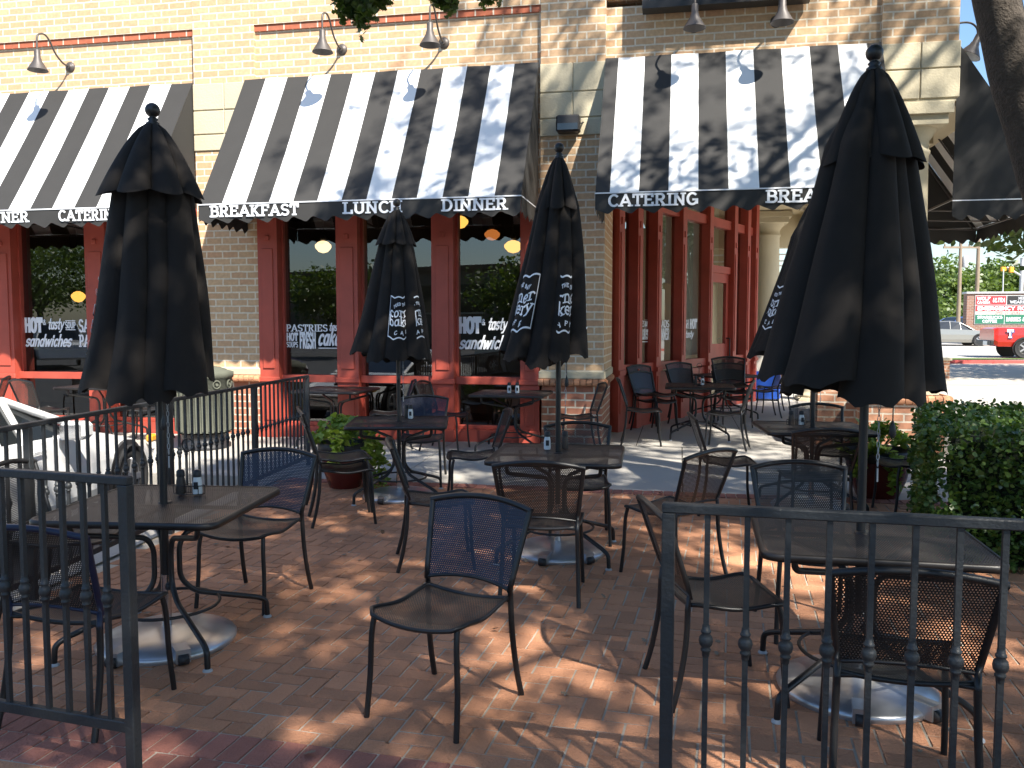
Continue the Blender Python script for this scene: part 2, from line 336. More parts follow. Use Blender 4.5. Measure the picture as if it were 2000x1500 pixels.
# ------------------------------------------------------------------ lettering (stroke font)
def arc(cx, cy, rx, ry, a0, a1, n=9): return [(cx + rx * cos(R(a0 + (a1 - a0) * k / n)), cy + ry * sin(R(a0 + (a1 - a0) * k / n))) for k in range(n + 1)]
G = {
 'A': (.86, [[(.06, 0), (.43, 1)], [(.43, 1), (.80, 0)], [(.2, .32), (.66, .32)]], [(.06, 0), (.80, 0)]),
 'B': (.74, [[(.14, 0), (.14, 1)], [(.14, 1), (.4, 1)] + arc(.42, .76, .2, .24, 90, -90) + [(.14, .52)], [(.14, .52), (.42, .52)] + arc(.44, .26, .24, .26, 90, -90) + [(.14, 0)]], [(.14, 0), (.14, 1)]),
 'C': (.76, [arc(.42, .5, .34, .5, 50, 310, 16)], []),
 'D': (.80, [[(.14, 0), (.14, 1)], [(.14, 1), (.36, 1)] + arc(.36, .5, .34, .5, 90, -90, 12) + [(.14, 0)]], [(.14, 0), (.14, 1)]),
 'E': (.72, [[(.14, 0), (.14, 1)], [(.14, 1), (.62, 1), (.62, .8)], [(.14, .52), (.5, .52)], [(.14, 0), (.64, 0), (.64, .22)]], [(.14, 0), (.14, 1)]),
 'F': (.68, [[(.14, 0), (.14, 1)], [(.14, 1), (.62, 1), (.62, .8)], [(.14, .52), (.48, .52)]], [(.14, 0), (.14, 1)]),
 'G': (.82, [arc(.42, .5, .34, .5, 50, 330, 16), [(.5, .42), (.76, .42)], [(.74, .42), (.74, .1)]], []),
 'H': (.84, [[(.14, 0), (.14, 1)], [(.70, 0), (.70, 1)], [(.14, .52), (.7, .52)]], [(.14, 0), (.14, 1), (.7, 0), (.7, 1)]),
 'I': (.36, [[(.18, 0), (.18, 1)]], [(.18, 0), (.18, 1)]),
 'J': (.6, [[(.42, 1), (.42, .25)] + arc(.24, .25, .18, .25, 0, -170)], [(.42, 1)]),
 'K': (.80, [[(.14, 0), (.14, 1)], [(.16, .42), (.64, 1)], [(.3, .56), (.68, 0)]], [(.14, 0), (.14, 1), (.64, 1), (.68, 0)]),
 'L': (.68, [[(.14, 0), (.14, 1)], [(.14, 0), (.62, 0), (.62, .24)]], [(.14, 0), (.14, 1)]),
 'M': (.98, [[(.14, 0), (.14, 1)], [(.14, 1), (.48, .25)], [(.48, .25), (.82, 1)], [(.82, 1), (.82, 0)]], [(.14, 0), (.82, 0)]),
 'N': (.86, [[(.14, 0), (.14, 1)], [(.14, 1), (.70, 0)], [(.70, 0), (.70, 1)]], [(.14, 0), (.14, 1), (.7, 1)]),
 'O': (.82, [arc(.41, .5, .33, .5, 0, 360, 20)], []),
 'P': (.70, [[(.14, 0), (.14, 1)], [(.14, 1), (.4, 1)] + arc(.4, .74, .22, .26, 90, -90) + [(.14, .48)]], [(.14, 0), (.14, 1)]),
 'R': (.80, [[(.14, 0), (.14, 1)], [(.14, 1), (.4, 1)] + arc(.4, .75, .22, .25, 90, -90) + [(.14, .5)], [(.38, .5), (.68, 0)]], [(.14, 0), (.14, 1), (.68, 0)]),
 'S': (.70, [arc(.36, .75, .25, .25, 30, 270, 10) + arc(.36, .25, .27, .25, 90, -150, 10)], []),
 'T': (.74, [[(.37, 0), (.37, 1)], [(.06, .78), (.06, 1), (.68, 1), (.68, .78)]], [(.37, 0)]),
 'U': (.82, [[(.14, 1), (.14, .3)] + arc(.41, .3, .27, .3, 180, 360) + [(.68, 1)]], [(.14, 1), (.68, 1)]),
 'V': (.82, [[(.06, 1), (.41, 0)], [(.41, 0), (.76, 1)]], [(.06, 1), (.76, 1)]),
 'W': (1.1, [[(.06, 1), (.3, 0)], [(.3, 0), (.55, .9)], [(.55, .9), (.8, 0)], [(.8, 0), (1.04, 1)]], [(.06, 1), (1.04, 1)]),
 'Y': (.82, [[(.06, 1), (.41, .48)], [(.76, 1), (.41, .48)], [(.41, .48), (.41, 0)]], [(.06, 1), (.76, 1), (.41, 0)]),
 '&': (.8, [[(.72, 0), (.24, .68)] + arc(.38, .8, .16, .18, 200, -20, 8) + [(.3, .5)] + arc(.3, .24, .22, .24, 110, 300, 8) + [(.68, .4)]], []),
 "'": (.24, [[(.12, .75), (.12, 1)]], []), ' ': (.42, [], []), '-': (.5, [[(.08, .5), (.42, .5)]], []),
 '2': (.66, [arc(.33, .75, .24, .25, 160, -30, 8) + [(.08, 0)], [(.08, 0), (.6, 0)]], []),
 '4': (.68, [[(.46, 0), (.46, 1)], [(.46, 1), (.06, .3)], [(.06, .3), (.64, .3)]], []),
 'a': (.60, [arc(.28, .3, .2, .3, 0, 360, 14), [(.49, .6), (.49, 0)]], [(.5, 0)]),
 'b': (.62, [[(.1, 1), (.1, 0)], arc(.32, .3, .21, .3, 0, 360, 14)], [(.06, 1)]),
 'c': (.52, [arc(.3, .3, .2, .3, 50, 310, 12)], []),
 'd': (.62, [arc(.28, .3, .2, .3, 0, 360, 14), [(.5, 1), (.5, 0)]], [(.5, 0)]),
 'e': (.56, [[(.08, .32), (.5, .32)] + arc(.29, .3, .21, .3, 5, 315, 14)], []),
 'h': (.62, [[(.12, 1), (.12, 0)], [(.12, .4)] + arc(.31, .4, .19, .2, 160, 0, 8) + [(.5, 0)]], [(.12, 0), (.5, 0)]),
 'i': (.28, [[(.14, .6), (.14, 0)], [(.14, .78), (.14, .9)]], [(.14, 0)]),
 'k': (.58, [[(.12, 1), (.12, 0)], [(.14, .25), (.46, .6)], [(.24, .36), (.5, 0)]], [(.12, 0), (.5, 0), (.46, .6)]),
 'l': (.26, [[(.13, 1), (.13, 0)]], [(.13, 0)]),
 'n': (.62, [[(.12, .6), (.12, 0)], [(.12, .4)] + arc(.31, .4, .19, .2, 160, 0, 8) + [(.5, 0)]], [(.12, 0), (.5, 0), (.08, .6)]),
 'o': (.58, [arc(.29, .3, .21, .3, 0, 360, 16)], []),
 'r': (.50, [[(.14, .6), (.14, 0)], [(.14, .36)] + arc(.32, .38, .18, .21, 150, 35, 6)], [(.14, 0), (.1, .6)]),
 's': (.50, [arc(.26, .45, .17, .15, 30, 270, 8) + arc(.25, .15, .18, .15, 90, -150, 8)], []),
 't': (.42, [[(.2, .9), (.2, .15)] + arc(.33, .15, .13, .15, 180, 300, 5), [(.04, .6), (.38, .6)]], []),
 'w': (.80, [[(.06, .6), (.22, 0)], [(.22, 0), (.4, .55)], [(.4, .55), (.56, 0)], [(.56, 0), (.74, .6)]], []),
 'y': (.58, [[(.06, .6), (.3, 0)], [(.54, .6), (.3, 0), (.2, -.26), (.04, -.28)]], [(.06, .6), (.54, .6)]),
}
def text_polys(txt, h=1, w=.14, serif=True, xs=1.0, gap=.06, shear=0, sub=1):
    """quads (list of 4 2-D points, layer) ; returns quads, total width"""
    out = []; x = 0
    for ch in txt:
        if ch not in G: ch = ' '
        gw, st, se = G[ch]; L = 0
        for pl in st:
            pts = [Vector((p[0] * xs, p[1])) for p in pl]
            for i in range(len(pts) - 1):
                a, b = pts[i], pts[i + 1]; d = b - a
                if d.length < 1e-5: continue
                d.normalize(); n = Vector((-d.y, d.x)) * w / 2; e = d * w * .42
                a2 = a - e; b2 = b + e
                k = sub if (b - a).length > .3 else 1
                for q in range(k):
                    p = a2.lerp(b2, q / k); r = a2.lerp(b2, (q + 1) / k)
                    out.append(([p - n, r - n, r + n, p + n], L, x)); 
                L += 1
        if serif:
            for (sx, sy) in se:
                t = w * .8; yy = sy - (t / 2 if sy > .5 else -t / 2) + (w * .42 if sy > .5 else -w * .42)
                a = Vector((sx * xs - .15 * xs - w * .3, yy)); b = Vector((sx * xs + .15 * xs + w * .3, yy)); n = Vector((0, t / 2))
                out.append(([a - n, b - n, b + n, a + n], L, x)); L += 1
        x += gw * xs + gap
    res = []
    for q, L, x0 in out:
        res.append(([((p.x + x0 + shear * p.y) * h, p.y * h) for p in q], L))
    return res, (x - gap) * h
def put_text(mb, txt, fn, cx=0, cy=0, h=.1, align='c', width=None, mi=0, **kw):
    """fn(u, v, lift) -> 3-D point"""
    qs, W = text_polys(txt, h, **kw)
    sx = 1 if width is None else width / W
    if width is not None: W = width
    off = {'c': -W / 2, 'l': 0, 'r': -W}[align]
    for q, L in qs:
        pts = [fn(cx + off + p[0] * sx, cy + p[1], .0006 * (L % 7)) for p in q]
        if any(p is None for p in pts): continue
        mb.face(pts, mi, uv=[(0, 0)] * 4)
    return W
def arctext(mb, txt, fn, cx, cy, rad, h, a_mid=90, **kw):
    qs, W = text_polys(txt, h, **kw)
    for q, L in qs:
        pts = []
        for x, y in q:
            a = R(a_mid) - (x - W / 2) / rad; rr = rad + y
            pts.append(fn(cx + rr * cos(a), cy - rad + rr * sin(a), .0006 * (L % 7)))
        if any(p is None for p in pts): continue
        mb.face(pts, 0, uv=[(0, 0)] * 4)

# ------------------------------------------------------------------ the facade frame
FA = R(-11)
F0 = Vector((0, 11.44, 0))
FU = Vector((cos(FA), sin(FA), 0)); FN = Vector((sin(FA), -cos(FA), 0))
def FW(s, out, z=0): p = F0 + FU * s + FN * out; p.z = z; return p

# ------------------------------------------------------------------ ground
g = MB(); g.face([(-600, -300, -.16), (600, -300, -.16), (600, 900, -.16), (-600, 900, -.16)]); g.build('ground', 'asphalt', kind='structure')
# street and drive on the right: pale sunlit concrete, rising a little towards the far kerb
g = MB(); g.grid([[(-2 if y > 15 else 7.0, y, z), (60, y, z)] for y, z in ((3, -.10), (12, -.10), (15.5, -.05), (31.5, .22))], smooth=False)
g.build('street', 'street_concrete', kind='structure')
g = MB()
for y0 in (19.5, 22.6):
    zz = -.05 + (y0 - 15.5) * .27 / 16 + .006
    g.face([(9, y0, zz), (60, y0, zz), (60, y0 + .12, zz + .002), (9, y0 + .12, zz + .002)])
g.build('road_marking', 'sign_edge', kind='structure')
g = MB(); g.box(-5, 80, 31.5, 31.8, .0, .34); g.build('far_kerb', 'red_kerb', kind='structure')
g = MB(); g.grid([[(-5, y, z), (90, y, z)] for y, z in ((31.8, .32), (50, .42), (62, .75), (110, 1.0))], smooth=False); g.build('far_parking_lot', 'concrete', kind='structure')
g = MB(); g.face([(16.0 + 4.2 * cos(a * pi / 10), 32.9 + .75 * sin(a * pi / 10), .35) for a in range(20)]); g.build('grass_verge', 'grass', kind='structure')
# left curb strip and sidewalk
def xedge(y): return -3.55 + .115 * y
g = MB()
pts = [(xedge(y), y) for y in (-2, 10.2)]
g.face([(pts[0][0] - .16, -2, .012), (pts[0][0], -2, .012), (pts[1][0], 10.2, .012), (pts[1][0] - .16, 10.2, .012)])
g.face([(pts[0][0] - .16, -2, -.2), (pts[0][0] - .16, -2, .012), (pts[1][0] - .16, 10.2, .012), (pts[1][0] - .16, 10.2, -.2)])
g.build('kerb_strip', 'concrete', kind='structure')
g = MB()                                     # sidewalk slabs, rising slightly towards the building
def swz(out): return .08 - .08 * max(0, min(1, out / 2.6))
OUT_EDGE = 2.62
s = -16.0; k = 0
while s < 5.9:
    w = 1.52
    for (o0, o1) in ((OUT_EDGE, 1.32), (1.32, .0)):
        a = .006
        P = [FW(s + a, o0 - a, swz(o0)), FW(s + w - a, o0 - a, swz(o0)), FW(s + w - a, o1 + a, swz(o1)), FW(s + a, o1 + a, swz(o1))]
        g.face(P)
        for i in range(4):
            p, q = P[i], P[(i + 1) % 4]; g.face([q, p, p - Vector((0, 0, .2)), q - Vector((0, 0, .2))])
    s += w
g.build('sidewalk', 'concrete', kind='structure')
g = MB(); g.face([FW(-16, OUT_EDGE - .01, -.012), FW(6.2, OUT_EDGE - .01, -.012), FW(6.2, 0, .068), FW(-16, 0, .068)]); g.build('sidewalk_bed', 'soil', kind='structure')
# arcade floor behind the facade line
g = MB()
for i in range(7):
    for j in range(4):
        a = .005; s0 = .2 + i * 1.45; o0 = -.02 - j * 3.2
        g.face([FW(s0 + a, o0 - a, .08), FW(s0 + 1.45 - a, o0 - a, .08), FW(s0 + 1.45 - a, o0 - 3.2 + a, .08), FW(s0 + a, o0 - 3.2 + a, .08)])
g.build('arcade_floor', 'concrete', kind='structure')
g = MB(); g.face([FW(-4, 0, .072), FW(10.3, 0, .072), FW(10.3, -13, .072), FW(-4, -13, .072)]); g.build('arcade_floor_bed', 'soil', kind='structure')

# brick patio: individual herringbone pavers
PA = R(-14.4); pu = Vector((cos(PA), sin(PA))); pv = Vector((-sin(PA), cos(PA)))
po = Vector((-1.39, 3.46))                    # a point of the border line
patio = MB()
def paver(c, du, dv, lu, lv, mi, gap=.0035, lift=0):
    hu, hv = lu / 2 - gap, lv / 2 - gap; h = random.uniform(-.0018, .0018) + lift; tx = random.uniform(-.0016, .0016); ty = random.uniform(-.0016, .0016)
    P0 = []; P1 = []
    for a, b in ((-1, -1), (1, -1), (1, 1), (-1, 1)):
        p = c + du * (a * hu) + dv * (b * hv); q = c + du * (a * (hu - .003)) + dv * (b * (hv - .003))
        P0.append((p.x, p.y, -.010)); P1.append((q.x, q.y, h + a * tx + b * ty))
    b = len(patio.v); patio.v += P0 + P1
    for f in ((4, 5, 6, 7), (0, 1, 5, 4), (1, 2, 6, 5), (2, 3, 7, 6), (3, 0, 4, 7)):
        patio.f.append(tuple(b + k for k in f)); patio.m.append(mi); patio.sm.append(False); patio.uv += [((P0 + P1)[k][0], (P0 + P1)[k][1]) for k in f]
def edge_out(p): return (Vector((p.x, p.y, 0)) - F0).dot(FN)
U = .1
for i in range(-45, 75):
    for j in range(0, 80):
        m = (i - j) % 4
        if m == 2 and j == 0:
            c = po + pu * ((i + .5) * U) + pv * (.5 * U)
            if c.x > xedge(c.y) + .08 and c.x < 7: paver(c, pu, pv, U, U, 0)
            continue
        if m not in (0, 3): continue
        if m == 0: cu, cv, lu, lv = (i + 1) * U, (j + .5) * U, 2 * U, U
        else: cu, cv, lu, lv = (i + .5) * U, (j + 1) * U, U, 2 * U
        c = po + pu * cu + pv * cv
        if edge_out(c) < OUT_EDGE + .12 or c.x < xedge(c.y) + .07 or c.x > 7.0 - .0 * c.y: continue
        if c.y < 1.2: continue
        paver(c, pu, pv, lu, lv, 0)
# border courses of dark soldiers
for i in range(-45, 75):
    for k in range(2):
        c = po + pu * (i * .1 + .05 + (.05 if k else 0)) + pv * (-.1 - .2 * k)
        if c.x > xedge(c.y) + .1 and c.x < 7: paver(c, pv, pu, .2, .1, 1)
for i in range(-45, 75):
    for k in range(12):
        c = po + pu * (i * .2 + (.1 if k % 2 else 0)) + pv * (-.45 - .1 * k)
        if c.x > xedge(c.y) + .1 and c.x < 7: paver(c, pu, pv, .2, .1, 0)
fu2 = Vector((FU.x, FU.y)); fn2 = Vector((FN.x, FN.y))
for i in range(-30, 75):
    c3 = F0 + FU * (i * .1) + FN * (OUT_EDGE + .1); c = Vector((c3.x, c3.y))
    if c.x > xedge(c.y) + .05 and c.x < 7: paver(c, fn2, fu2, .2, .1, 1, lift=.007)
patio.build('patio', ['paver', 'paver_dark'], kind='structure')
g = MB(); g.face([(xedge(-1) + 0, -1, -.005), (7.2, -1, -.005), FW(7.5, OUT_EDGE, -.005), FW(-2.3, OUT_EDGE, -.005)]); g.build('patio_mortar_bed', 'mortar', kind='structure')

# ------------------------------------------------------------------ building
B = thing('restaurant_building', 'sunlit tan brick restaurant building with limestone bands, red storefront and corner arcade', 'building', F0, FA)
def fbox(mb, s0, s1, o0, o1, z0, z1, mi=0, bev=0): mb.box(s0, s1, -o1, -o0, z0, z1, mi, bev=bev)   # o outward
TOP = 9.0
w = MB()
fbox(w, -4.55, -3.63, -.35, 0, 1.05, 4.10); fbox(w, .38, 1.22, -1.35, 0, 1.05, 4.10)
fbox(w, -4.55, -3.63, -.35, 0, 5.02, TOP); fbox(w, .38, 1.22, -.35, 0, 5.02, TOP); fbox(w, 4.53, 5.39, -.9, 0, 5.02, TOP)
# wall above the openings: lower field set back 60 mm, upper field flush
for s0, s1 in ((-12, -4.55), (-3.63, .38), (1.22, 4.53)):
    fbox(w, s0, s1, -.35, -.06, 3.25, 5.70)
    fbox(w, s0, s1, -.35, -.012, 5.785, TOP)
fbox(w, -12, -11.4, -.35, 0, 0.05, 3.25)
w.build('wall', 'facade_brick', B)
for a_, b_, d_ in ((-4.53, -3.65, -.35), (.40, 1.20, -1.35)):
    w = MB(); fbox(w, a_, b_, d_, .0, .05, .855); w.build('wall_base', 'base_brick', B)
w = MB()
for s0, s1 in ((-12, -4.55), (-3.63, .38)):
    w = MB(); fbox(w, s0, s1, -.35, -.03, 5.70, 5.785); w.build('soldier_course', 'red_course', B)
for s0, s1, od in ((-4.56, -3.62, .02), (.37, 1.23, .02)):
    w = MB(); mid = (s0 + s1) / 2
    for z0, z1 in ((4.10, 4.315), (4.33, 4.645), (4.66, 5.02)):
        if z0 < 4.2: fbox(w, s0, s1, -.3, od, z0, z1, bev=.008)
        else:
            fbox(w, s0, mid - .006, -.3, od, z0, z1, bev=.008); fbox(w, mid + .006, s1, -.3, od, z0, z1, bev=.008)
    fbox(w, s0 + .006, s1 - .006, -.34, .004, 4.11, 5.015)
    w.build('stone_band', 'limestone', B)
w = MB(); mid = 4.97
for z0, z1 in ((4.36, 4.70), (4.715, 5.02)):
    for a, b in ((4.52, mid - .006), (mid + .006, 5.41)): fbox(w, a, b, -.9, .02, z0, z1, bev=.008)
fbox(w, 4.56, 5.38, -.88, .0, 4.32, 5.015)
w.build('stone_band', 'limestone', B)
w = MB(); fbox(w, -4.57, -3.61, -.3, .035, .95, 1.05, bev=.01); w.build('stone_sill', 'limestone', B)
w = MB(); fbox(w, .36, 1.24, -1.35, .035, .95, 1.05, bev=.01); w.build('stone_sill', 'limestone', B)
w = MB()                                       # rowlock bricks, rounded noses
def rowlock(mb, s0, s1, out, z0, z1, dep, axis='s', s_fix=0):
    n = max(1, int(round((s1 - s0) / .082))); st = (s1 - s0) / n; h = (z1 - z0) / 2; zc = (z0 + z1) / 2
    for i in range(n):
        a = s0 + i * st + .005; b = s0 + (i + 1) * st - .005
        prof = [(-dep, -h), (-h * .6, -h)] + [(-h * .6 + h * .9 * cos(t), h * sin(t)) for t in (-1.1, -.6, 0, .6, 1.1)] + [(-h * .6, h), (-dep, h)]
        if axis == 's': A = [(a, -(out + p[0]), zc + p[1]) for p in prof]; Bq = [(b, -(out + p[0]), zc + p[1]) for p in prof]
        else: A = [(s_fix + p[0], -a, zc + p[1]) for p in prof]; Bq = [(s_fix + p[0], -b, zc + p[1]) for p in prof]
        for q in range(len(prof) - 1): mb.face([A[q], Bq[q], Bq[q + 1], A[q + 1]])
        mb.face(A); mb.face(Bq)
rowlock(w, -4.57, -3.61, .075, .855, .95, .3); rowlock(w, .36, 1.24, .075, .855, .95, .3)
rowlock(w, -1.3, 0, 0, .855, .95, .3, 'o', 1.255)
w.build('brick_ledge', 'paver', B)
# corner pedestal, low wall, column
w = MB(); fbox(w, 4.42, 5.36, -1.0, .08, -.1, .70); fbox(w, 3.95, 4.42, -1.0, -.35, 0, .80)
w.build('pedestal', 'low_brick', B)
w = MB(); rowlock(w, 4.38, 5.40, .13, .70, .80, .5); rowlock(w, -.95, .03, 0, .70, .80, .5, 'o', 5.45); fbox(w, 4.42, 5.36, -.95, .0, .69, .795)
w.build('pedestal_ledge', 'paver', B)
def column(parent, s, out, r, z0=.80):
    c = MB(); cc = (s, -out)
    c.box(s - r * 1.45, s + r * 1.45, -out - r * 1.45, -out + r * 1.45, z0, z0 + .07, bev=.005)
    c.lathe([(r * 1.35, z0 + .07), (r * 1.42, z0 + .10), (r * 1.35, z0 + .14), (r * 1.12, z0 + .15), (r * 1.08, z0 + .19), (r, z0 + .22), (r * .99, 2.2), (r * .9, 3.75), (r * .98, 3.77), (r * .98, 3.80), (r * .9, 3.82), (r * .92, 3.92), (r * 1.2, 4.02), (r * 1.25, 4.06)], 28, c=cc)
    c.box(s - r * 1.45, s + r * 1.45, -out - r * 1.45, -out + r * 1.45, 4.06, 4.18, bev=.005)
    c.box(s - r * 1.65, s + r * 1.65, -out - r * 1.65, -out + r * 1.65, 4.18, 4.32, bev=.005)
    return c.build('column', 'limestone', parent)
column(B, 4.97, -.36, .235)
# arcade ceiling, cornice beam and back wall
w = MB()
fbox(w, 1.22, 6.0, -13.5, -.35, 4.34, 4.5); fbox(w, 1.22, 4.53, -.5, -.351, 4.0, 4.34)
fbox(w, 5.05, 5.38, -12, -.9, 4.0, 4.34)
fbox(w, 3.0, 5.05, -11.3, -10.9, 3.55, 4.34); fbox(w, .5, 4.05, -13.5, -13.2, .05, 4.34)
w.build('arcade_ceiling', 'cream_paint', B)
w = MB()
for z in (3.1, 3.22, 3.38): fbox(w, 3.0, 4.9, -11.2, -11.12, z, z + .035)
w.build('louver', 'white_enamel', B)
w = MB()
for i, (a, b) in enumerate(((3.7, -2.2), (4.3, -5.2), (3.9, -5.2), (4.3, -8.2), (3.9, -8.2))): fbox(w, a, a + .55, b - .12, b, 4.325, 4.338)
w.build('ceiling_vent', 'dark_plastic', B)
c = MB(); cx, cy = 3.9, 10.5
for ss, oo, rr in ((4.25, -10.4, .30), (4.97, -7.6, .235), (4.97, -4.0, .235)):
    column(B, ss, oo, rr, .08)
# roof slab (keeps sun and sky out of the shop)
w = MB(); fbox(w, -12, 5.38, -14, -.36, TOP - .2, TOP); fbox(w, -12, -11.7, -14, -.36, 0, TOP - .2); fbox(w, -12, 5.3, -14, -13.6, 4.6, TOP - .2); fbox(w, 5.05, 5.38, -13.6, -.91, 4.6, TOP - .2)
w.build('roof', 'far_wall', B)

# --- storefront posts, rails, glass, lettering
def post_mesh(s0, s1, z1=3.3, proj=.03, back=-.30, base=.05):
    p = MB()
    fbox(p, s0, s1, back, proj, base, z1)
    f0, f1 = s0 + .06, s1 - .06
    fbox(p, f0, f1, proj, proj + .018, 1.05, 2.72, bev=.005)           # raised field
    fbox(p, f0, f1, proj, proj + .018, .32, .80, bev=.005)
    m = (s0 + s1) / 2; fbox(p, m - .035, m + .035, proj, proj + .02, 2.83, 2.90, bev=.008)
    fbox(p, s0 - .02, s1 + .02, proj, proj + .03, .86, .93, bev=.008)
    fbox(p, s0 - .02, s1 + .02, proj, proj + .04, base, .25, bev=.01)
    return p
def lettering(mb, fn, layout):
    for it in layout:
        t, x, y, h = it[:4]; kw = dict(w=.16, serif=False, xs=.6); kw.update(it[4] if len(it) > 4 else {})
        if t == '_': mb.face([fn(x, y, 0), fn(x + h, y, 0), fn(x + h, y + .012, 0), fn(x, y + .012, 0)], uv=[(0, 0)] * 4)
        else: put_text(mb, t, fn, x, y, h, align='l', **kw)
SCR = dict(shear=.28, xs=.72, w=.15, gap=.02)
L_HOT = [('HOT', 0, .12, .19, dict(width=.30, w=.24)), ('&', .32, .22, .075, dict(xs=.8)), ('tasty', .40, .16, .16, dict(width=.26, **SCR)), ('sandwiches', 0, -.10, .17, dict(width=.78, **SCR))]
L_SOUP = [('_', .70, .14, .17), ('SOUP', .70, .17, .09, dict(width=.17, w=.17)), ('_', .70, .275, .17)]
L_SAL = [('SALAD', .93, .12, .17, dict(width=.44, serif=True)), ('PANINI', .93, -.10, .16, dict(width=.46, serif=True))]
L_PAS = [('PASTRIES', 0, .13, .09, dict(width=.62, serif=True, w=.13)), ('tasty', .64, .14, .11, dict(width=.2, **SCR)), ('HOT', 0, .0, .10, dict(width=.17, w=.2)), ('SOUPS', 0, -.095, .07, dict(width=.17)),
         ('FRESH', .2, -.10, .20, dict(width=.24, w=.2)), ('cakes', .47, -.06, .23, dict(width=.40, **SCR)), ('_', .48, -.115, .40)]
L_DIN = [('SALADS', 0, .12, .11, dict(width=.55, serif=True)), ('& DINNER', .05, -.08, .15, dict(width=.62))]
GO = -.17
def window(s0, s1, letters, sill=.955, top=3.3, glassm='window_glass'):
    wn = MB()
    fbox(wn, s0, s1, -.26, -.05, sill - .10, sill, bev=.004); fbox(wn, s0, s1, -.26, -.10, top - .12, top)
    fbox(wn, s0, s1, -.26, -.02, .05, .24); fbox(wn, s0, s1, -.24, -.09, .24, .29, bev=.004)
    fbox(wn, s0, s0 + .03, -.255, -.11, .05, top - .12); fbox(wn, s1 - .03, s1, -.255, -.11, .05, top - .12)
    fr = wn.build('window', 'red_paint', B)
    gl = MB(); a = GO
    gl.face([(s0, -a, sill), (s1, -a, sill), (s1, -a, top - .12), (s0, -a, top - .12)]); gl.face([(s0, -a, .29), (s1, -a, .29), (s1, -a, sill - .10), (s0, -a, sill - .10)])
    gl.build('glass_pane', glassm, fr)
    for ltr in (letters or []):
        lt = MB(); lettering(lt, lambda u, v, lf: (s0 + .03 + u, -(GO + .006 + lf), 1.44 + v), ltr); lt.build('lettering', 'white_print', fr)
posts = [(-11.4, -11.1), (-9.50, -9.17), (-7.92, -7.59), (-6.35, -6.02), (-4.86, -4.56), (-3.62, -3.33), (-2.46, -2.15), (-1.10, -.80), (.12, .37)]
for a, b in posts:
    post_mesh(a, b).build('storefront_post', 'red_paint', B)
for (a, b, L) in ((-11.1, -9.5, None), (-9.17, -7.92, None), (-7.59, -6.35, [L_HOT, L_SOUP, L_SAL]), (-6.02, -4.86, [L_PAS]), (-3.33, -2.46, [L_PAS]), (-2.15, -1.10, [L_DIN]), (-.80, .12, [L_HOT])):
    window(a, b, L)
# open sign letters on the third window
# angled storefront wall in the arcade
AA = R(90 - 34); A0 = Vector((1.50, 12.57, 0)); AL = 6.29
rel = Matrix.Rotation(-FA, 4, 'Z') @ Matrix.Translation(-F0)
ad = Vector((cos(AA), sin(AA), 0)); an = Vector((sin(AA), -cos(AA), 0))  # outward = toward +x
def AP(t, o, z): p = A0 + ad * t + an * o; p.z = z; return rel @ p
def abox(mb, t0, t1, o0, o1, z0, z1, mi=0):
    M = rel @ Matrix.Translation(A0) @ Matrix.Rotation(AA, 4, 'Z')
    mb.box(t0, t1, -o1, -o0, z0, z1, mi, M)
ts = [0.0, .62, 1.32, 2.33, 3.55, 4.82, 5.58, 6.08]
for i, t in enumerate(ts):
    p = MB(); abox(p, t, t + .17, -.14, .07, .08, 4.2)
    abox(p, t + .04, t + .13, .07, .085, 1.15, 3.0); abox(p, t + .06, t + .11, .07, .087, 3.12, 3.22); abox(p, t + .04, t + .13, .07, .085, .35, .85); abox(p, t - .01, t + .18, .07, .10, .92, .99)
    p.build('storefront_post', 'red_paint', B)
